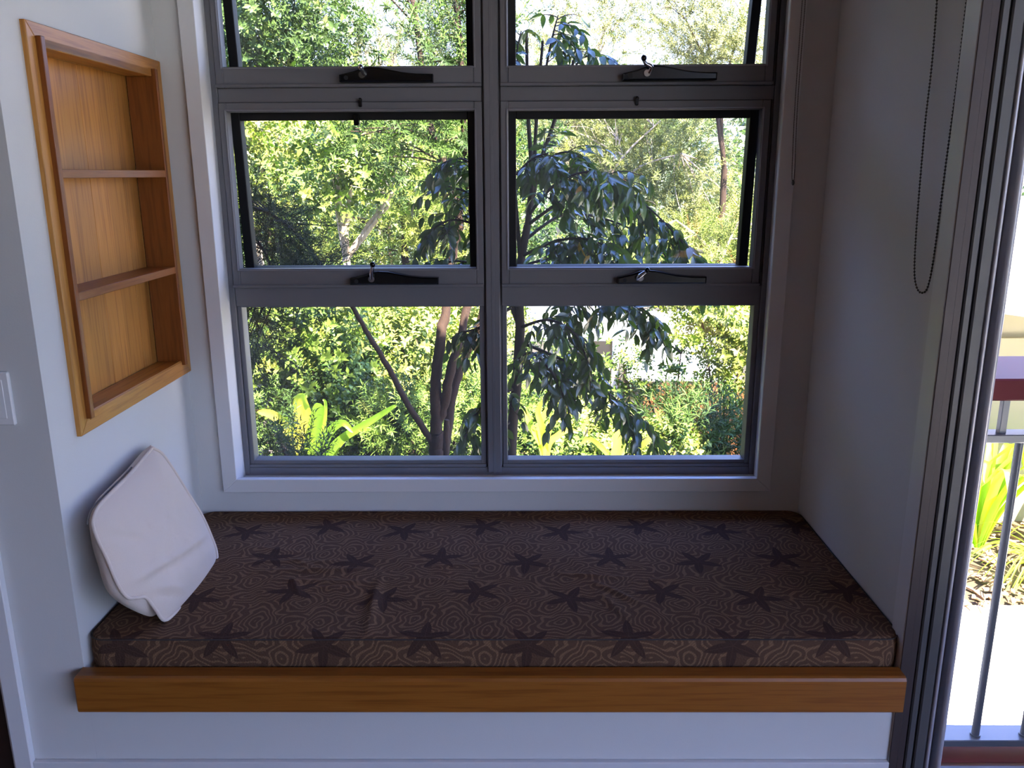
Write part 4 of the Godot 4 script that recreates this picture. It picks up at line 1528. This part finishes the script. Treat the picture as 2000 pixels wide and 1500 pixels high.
	# the nearest 300 leaves one by one, the rest together
	places.sort_custom(func(a, b): return (a[0].origin + foot).distance_to(EYE) < (b[0].origin + foot).distance_to(EYE))
	var rest := []
	for k in places.size():
		var p = places[k]
		if k < 300:
			var o := obj("leaf", shapes[p[1]], M["leaf glossy %d" % (3 if p[2] > 0.988 else int(p[2] * 2.99))], t)
			o.transform = p[0]
		else:
			rest.append(p)
	if rest.size():
		var mm := MultiMesh.new()
		mm.transform_format = MultiMesh.TRANSFORM_3D
		mm.mesh = shapes[0]
		mm.instance_count = rest.size()
		for k in rest.size(): mm.set_instance_transform(k, rest[k][0])
		var fo := MultiMeshInstance3D.new()
		fo.name = "leaves"
		fo.multimesh = mm
		fo.material_override = M["leaf glossy 0"]
		t.add_child(fo, true)
		tag(fo, "", "", "", "stuff")


func far_trees() -> void:
	var G := Color(0.10, 0.17, 0.04)
	var O := Color(0.20, 0.22, 0.075)
	var Y := Color(0.28, 0.34, 0.085)
	var D := Color(0.06, 0.105, 0.03)
	var P := Color(0.40, 0.40, 0.17)
	var trees := [
		["tall_tree", "dense green tree crown at the left of the upper left pane, extended unseen to block skylight", -13.0, [520, 420], [[510, 250, 500, 80], [540, 240, 560, 60], [500, 200, 450, -40]], [[500, 60], [560, 110], [470, 130], [540, 20], [480, -30], [600, 60], [440, 20], [560, 190], [620, 130], [500, 200], [380, 60], [300, 180], [220, 20], [150, 200], [340, -160], [200, -160], [60, 80], [-40, 220], [40, -120], [-140, 100], [440, -200], [-240, 240], [-120, -160], [120, 330], [-40, 380], [260, 330], [-260, 0], [560, -220], [300, -300], [60, -300], [-400, 150], [-420, -100]], "broad", [D, G, Y], "bark", 230, 1.25],  # clusters beyond the left edge are unseen, added to block skylight
		["tall_tree", "thin grey green tree with sky between its twigs in the upper left pane", -15.0, [740, 420], [[745, 200, 740, 60], [760, 180, 800, -20], [730, 160, 660, -20], [770, 130, 690, 0]], [[660, 20], [720, 100], [640, 90], [720, -40], [800, 20], [690, 130], [760, 110], [620, -40]], "fine", [O, P, G], "bark pale", 55, 0.85],
		["tall_tree", "sparse tree with a tall bare trunk at the right of the upper left pane", -11.5, [905, 420], [[905, 200, 890, 20], [905, 160, 925, -60], [900, 130, 860, -20]], [[880, 70], [860, 110], [925, 60], [890, 0], [840, 50], [920, 120], [870, 170]], "fine", [O, D, P], "bark", 55, 0.55],
		["tall_tree", "arching olive tree reaching over the sky in the upper right pane", -17.0, [1090, 420], [[1110, 220, 1180, 60], [1100, 200, 1080, 30], [1140, 170, 1230, 10], [1180, 60, 1270, -20]], [[1040, 40], [1090, 100], [1150, 40], [1200, 20], [1120, -20], [1240, 0], [1060, 120], [1030, 160], [1180, 100], [1280, 30]], "fine", [O, P, G], "bark pale", 90, 0.92],
		["tall_tree", "pale olive tree thinning into the sky at the right of the upper right pane", -14.5, [1415, 330], [[1400, 220, 1380, 60], [1410, 200, 1450, 30], [1390, 160, 1340, 40]], [[1390, 40], [1440, 80], [1350, 80], [1410, 120], [1460, 20], [1370, -20], [1450, 110], [1380, 120], [1320, 20], [1400, 90], [1330, 110]], "fine", [P, O, Color(0.48, 0.45, 0.2)], "bark", 85, 0.75],
		["tall_tree", "hazy green tree below the sky gap of the upper right pane", -20.0, [1250, 440], [[1250, 260, 1240, 190], [1260, 250, 1330, 180]], [[1200, 190], [1250, 215], [1290, 250], [1240, 250], [1160, 200], [1330, 300], [1100, 230]], "fine", [G, O, P], "bark", 200, 1.3],
		["tall_tree", "hazy green tree below the sky gap of the upper left pane", -21.0, [760, 440], [[760, 260, 740, 190], [770, 250, 850, 180]], [[700, 200], [780, 170], [860, 190], [640, 210], [820, 240], [900, 230], [560, 250], [720, 260]], "fine", [G, Y, P], "bark", 200, 1.4],
	]
	var n := 0
	for s in trees:
		var base := at(s[3][0], s[3][1], s[2])
		var root := Vector3(base.x, land(base.x, base.z), base.z)
		var st := [["trunk", [root, root.lerp(base, 0.6), base], 0.09, 0.06]]
		for b in s[4]:
			st.append(["branch", [base, at(b[0], b[1], s[2] + 0.1), at(b[2], b[3], s[2] + 0.2)], 0.05, 0.015])
		var cs := []
		for p in s[5]:
			cs.append(cl(p[0], p[1], s[2] + 0.8 * sin(p[0] * 0.7 + p[1]), s[10], s[10] * 0.75, s[10], int(s[9]), 1.6))
		plant(s[0], s[1], "tree", "tall trees behind the garden", st, cs, s[6], s[7], s[8], 400 + n)
		n += 1
	# the wood on the far hill
	var r := RandomNumberGenerator.new()
	r.seed = 12
	var mm := MultiMesh.new()
	mm.transform_format = MultiMesh.TRANSFORM_3D
	mm.use_colors = true
	mm.mesh = sprigs["broad"]
	mm.instance_count = 9000
	for k in 9000:
		var x := r.randf_range(-70.0, 120.0)
		var f := r.randf()
		var zz := -62.0 - 130.0 * f
		var y := -8.5 + 26.0 * smoothstep(0.0, 1.0, f) * (0.75 + 0.25 * sin(x * 0.021 + 0.9)) + 2.0 * sin(x * 0.06 + zz * 0.05)
		mm.set_instance_transform(k, Transform3D(frame_for(Vector3(r.randfn() * 0.5, 1, r.randfn() * 0.5), r.randf() * TAU, r.randf_range(14, 30)), Vector3(x, y + r.randf_range(0.0, 3.5), zz)))
		var tone := Color(0.13, 0.17, 0.10).lerp(Color(0.24, 0.28, 0.19), r.randf())
		mm.set_instance_color(k, tone)
	var fo := MultiMeshInstance3D.new()
	fo.name = "hill_forest"
	fo.multimesh = mm
	fo.material_override = M["leaf broad"]
	add_child(fo, true)
	tag(fo, "hazy forest covering the distant hill at the upper right", "forest", "", "stuff")


# a strap leaf along a curve, folded along its middle
func strap(points: Array, wide: float, face := Vector3(0, 0, 1)) -> MB:
	var path := curve(points, 6)
	var rows := []
	for k in path.size():
		var s := float(k) / (path.size() - 1)
		var d: Vector3 = (path[mini(k + 1, path.size() - 1)] - path[maxi(k - 1, 0)]).normalized()
		var side := d.cross(face).normalized()
		var f := side.cross(d).normalized()
		var w := wide * 0.5 * minf(1.0, 0.55 + s * 2.0) * sqrt(maxf(0.0004, 1.0 - pow(s, 3.0)))
		rows.append([path[k] - side * w + f * w * 0.3, path[k] - side * w * 0.5 + f * w * 0.08, path[k], path[k] + side * w * 0.5 + f * w * 0.08, path[k] + side * w + f * w * 0.3])
	var m := MB.new()
	m.sheet(rows, [])
	return m


func strap_plants() -> void:
	var z := -3.2
	# each leaf: points in the picture with depth offsets, width, tone
	var sets := [
		["broad strap leaved plant with bright yellow leaves in the lower left pane", [600, 905], [
			[[[600, 905, 0.0], [596, 840, 0.0], [588, 790, 0.05], [592, 768, 0.1]], 0.15, 2],
			[[[604, 905, 0.1], [612, 850, 0.1], [622, 800, 0.12], [626, 788, 0.12]], 0.11, 0],
			[[[598, 905, 0.0], [570, 850, 0.05], [535, 812, 0.1], [502, 804, 0.2]], 0.085, 2],
			[[[598, 905, -0.1], [585, 850, -0.05], [560, 822, 0.0], [540, 830, 0.1]], 0.08, 1],
			[[[626, 905, 0.1], [640, 850, 0.12], [668, 826, 0.14], [690, 845, 0.18]], 0.065, 0],
			[[[634, 905, 0.1], [662, 862, 0.1], [720, 825, 0.1], [775, 790, 0.1]], 0.065, 0],
			[[[640, 905, 0.0], [680, 850, 0.0], [720, 838, 0.0], [742, 850, 0.1]], 0.040, 1],
			[[[616, 905, 0.1], [632, 840, 0.1], [636, 790, 0.1], [630, 780, 0.1]], 0.030, 1]]],
		["strap leaved plant with pale pointed leaves in the lower right pane", [1205, 905], [
			[[[1200, 905, 0.0], [1204, 870, 0.0], [1210, 830, 0.0], [1211, 805, 0.0]], 0.07, 2],
			[[[1215, 905, 0.0], [1240, 880, 0.05], [1262, 862, 0.1], [1278, 838, 0.1]], 0.05, 2],
			[[[1195, 905, 0.0], [1170, 870, 0.0], [1150, 858, 0.1], [1130, 870, 0.2]], 0.04, 1],
			[[[1210, 905, 0.0], [1225, 870, -0.1], [1240, 840, -0.1], [1235, 815, -0.1]], 0.045, 1]]],
		["spiky sunlit plant in front of the white corner post", [1070, 880], [
			[[[1062, 880, 0.0], [1055, 830, 0.0], [1070, 800, 0.0], [1095, 782, 0.0]], 0.05, 2],
			[[[1066, 880, 0.0], [1075, 830, 0.0], [1100, 810, 0.0], [1118, 815, 0.0]], 0.05, 2],
			[[[1060, 880, 0.0], [1040, 840, 0.0], [1030, 815, 0.0], [1025, 800, 0.0]], 0.05, 2],
			[[[1064, 880, 0.0], [1060, 840, 0.1], [1050, 805, 0.1], [1062, 780, 0.1]], 0.05, 1],
			[[[1068, 880, 0.0], [1090, 850, 0.0], [1110, 840, 0.0], [1130, 845, 0.0]], 0.05, 2]]],
	]
	for s in sets:
		var foot := at(s[1][0], s[1][1] + 30, z)
		foot.y = land(foot.x, z)
		var t := thing("strap_leaved_plant", s[0], "plant", foot, "strap leaved plants below the window")
		for l in s[2]:
			var pts := [foot + Vector3(0, 0, 0.02)]
			for p in l[0]: pts.append(at(p[0], p[1], z + p[2]))
			obj("leaf", shifted(strap(pts, l[1], Vector3(0.2, 0.3, 1)), -foot), M["leaf strap %d" % l[2]], t)


func door_garden() -> void:
	var r := RandomNumberGenerator.new()
	r.seed = 91
	# flax in front of the olive wall, outside the door
	var n := 0
	for f in [[2125, 1120, -2.35, "large striped flax with arching yellow green leaves outside the door", 22, 0.9, 0.07], [1900, 1135, -2.5, "striped flax half hidden behind the door jamb", 20, 0.85, 0.065]]:
		var foot := at(f[0], f[1], f[2])
		foot.y = -0.88
		var t := thing("flax", f[3], "plant", foot, "flax plants outside the door")
		for k in f[4]:
			var a: float = TAU * k / f[4] + r.randf_range(-0.3, 0.3)
			var out := Vector3(cos(a), 0, sin(a) * 0.6)
			var reach: float = f[5] * r.randf_range(0.7, 1.15)
			var lean := r.randf_range(0.35, 0.95)
			var pts := [out * 0.03, out * reach * 0.25 * lean + Vector3(0, reach * 0.42, 0), out * reach * 0.62 * lean + Vector3(0, reach * 0.72, 0), out * reach * 1.0 * lean + Vector3(0, reach * (0.82 - 0.45 * lean), 0)]
			obj("leaf", strap(pts, f[6] * r.randf_range(0.8, 1.1), (Vector3.UP - out * 0.6)), M["leaf strap %d" % [0, 0, 1, 0, 0, 2][k % 6]], t)
		n += 1
	# grass tuft by the paving
	var tuft := thing("grass_tuft", "fine green grass tuft at the edge of the paving outside the door", "grass", at(2030, 1180, -1.95))
	tuft.position.y = -0.88
	for k in 60:
		var a := r.randf() * TAU
		var out := Vector3(cos(a), 0, sin(a))
		var reach := r.randf_range(0.25, 0.5)
		obj("blade", strap([out * 0.02, out * reach * 0.2 + Vector3(0, reach * 0.5, 0), out * reach * 0.7 + Vector3(0, reach * 0.62, 0), out * reach * 1.1 + Vector3(0, reach * 0.3, 0)], 0.012, Vector3.UP - out * 0.5), M["leaf strap 0"], tuft)
	# leaf litter and bark on the bed
	var litter := MB.new()
	for k in 700:
		var p := Vector3(r.randf_range(1.3, 4.2), -0.87 + r.randf() * 0.03, r.randf_range(-2.85, -1.62))
		litter.box(p, Vector3(r.randf_range(0.03, 0.09), 0.008, r.randf_range(0.015, 0.035)), 0.0, Basis(Vector3.UP, r.randf() * TAU) * Basis(Vector3.RIGHT, r.randf_range(-0.5, 0.5)))
	var o := obj("leaf_litter", litter, M["mulch pale"])
	tag(o, "pale dry bark and leaf litter on the bed beside the paving", "litter", "", "stuff")
	var bed := MB.new()
	bed.span(Vector3(1.05, -1.0, -2.92), Vector3(6.5, -0.88, -1.75), 0.02)
	structure("ground_bed", bed, M["mulch"], "brown mulched garden bed between the paving and the olive wall")
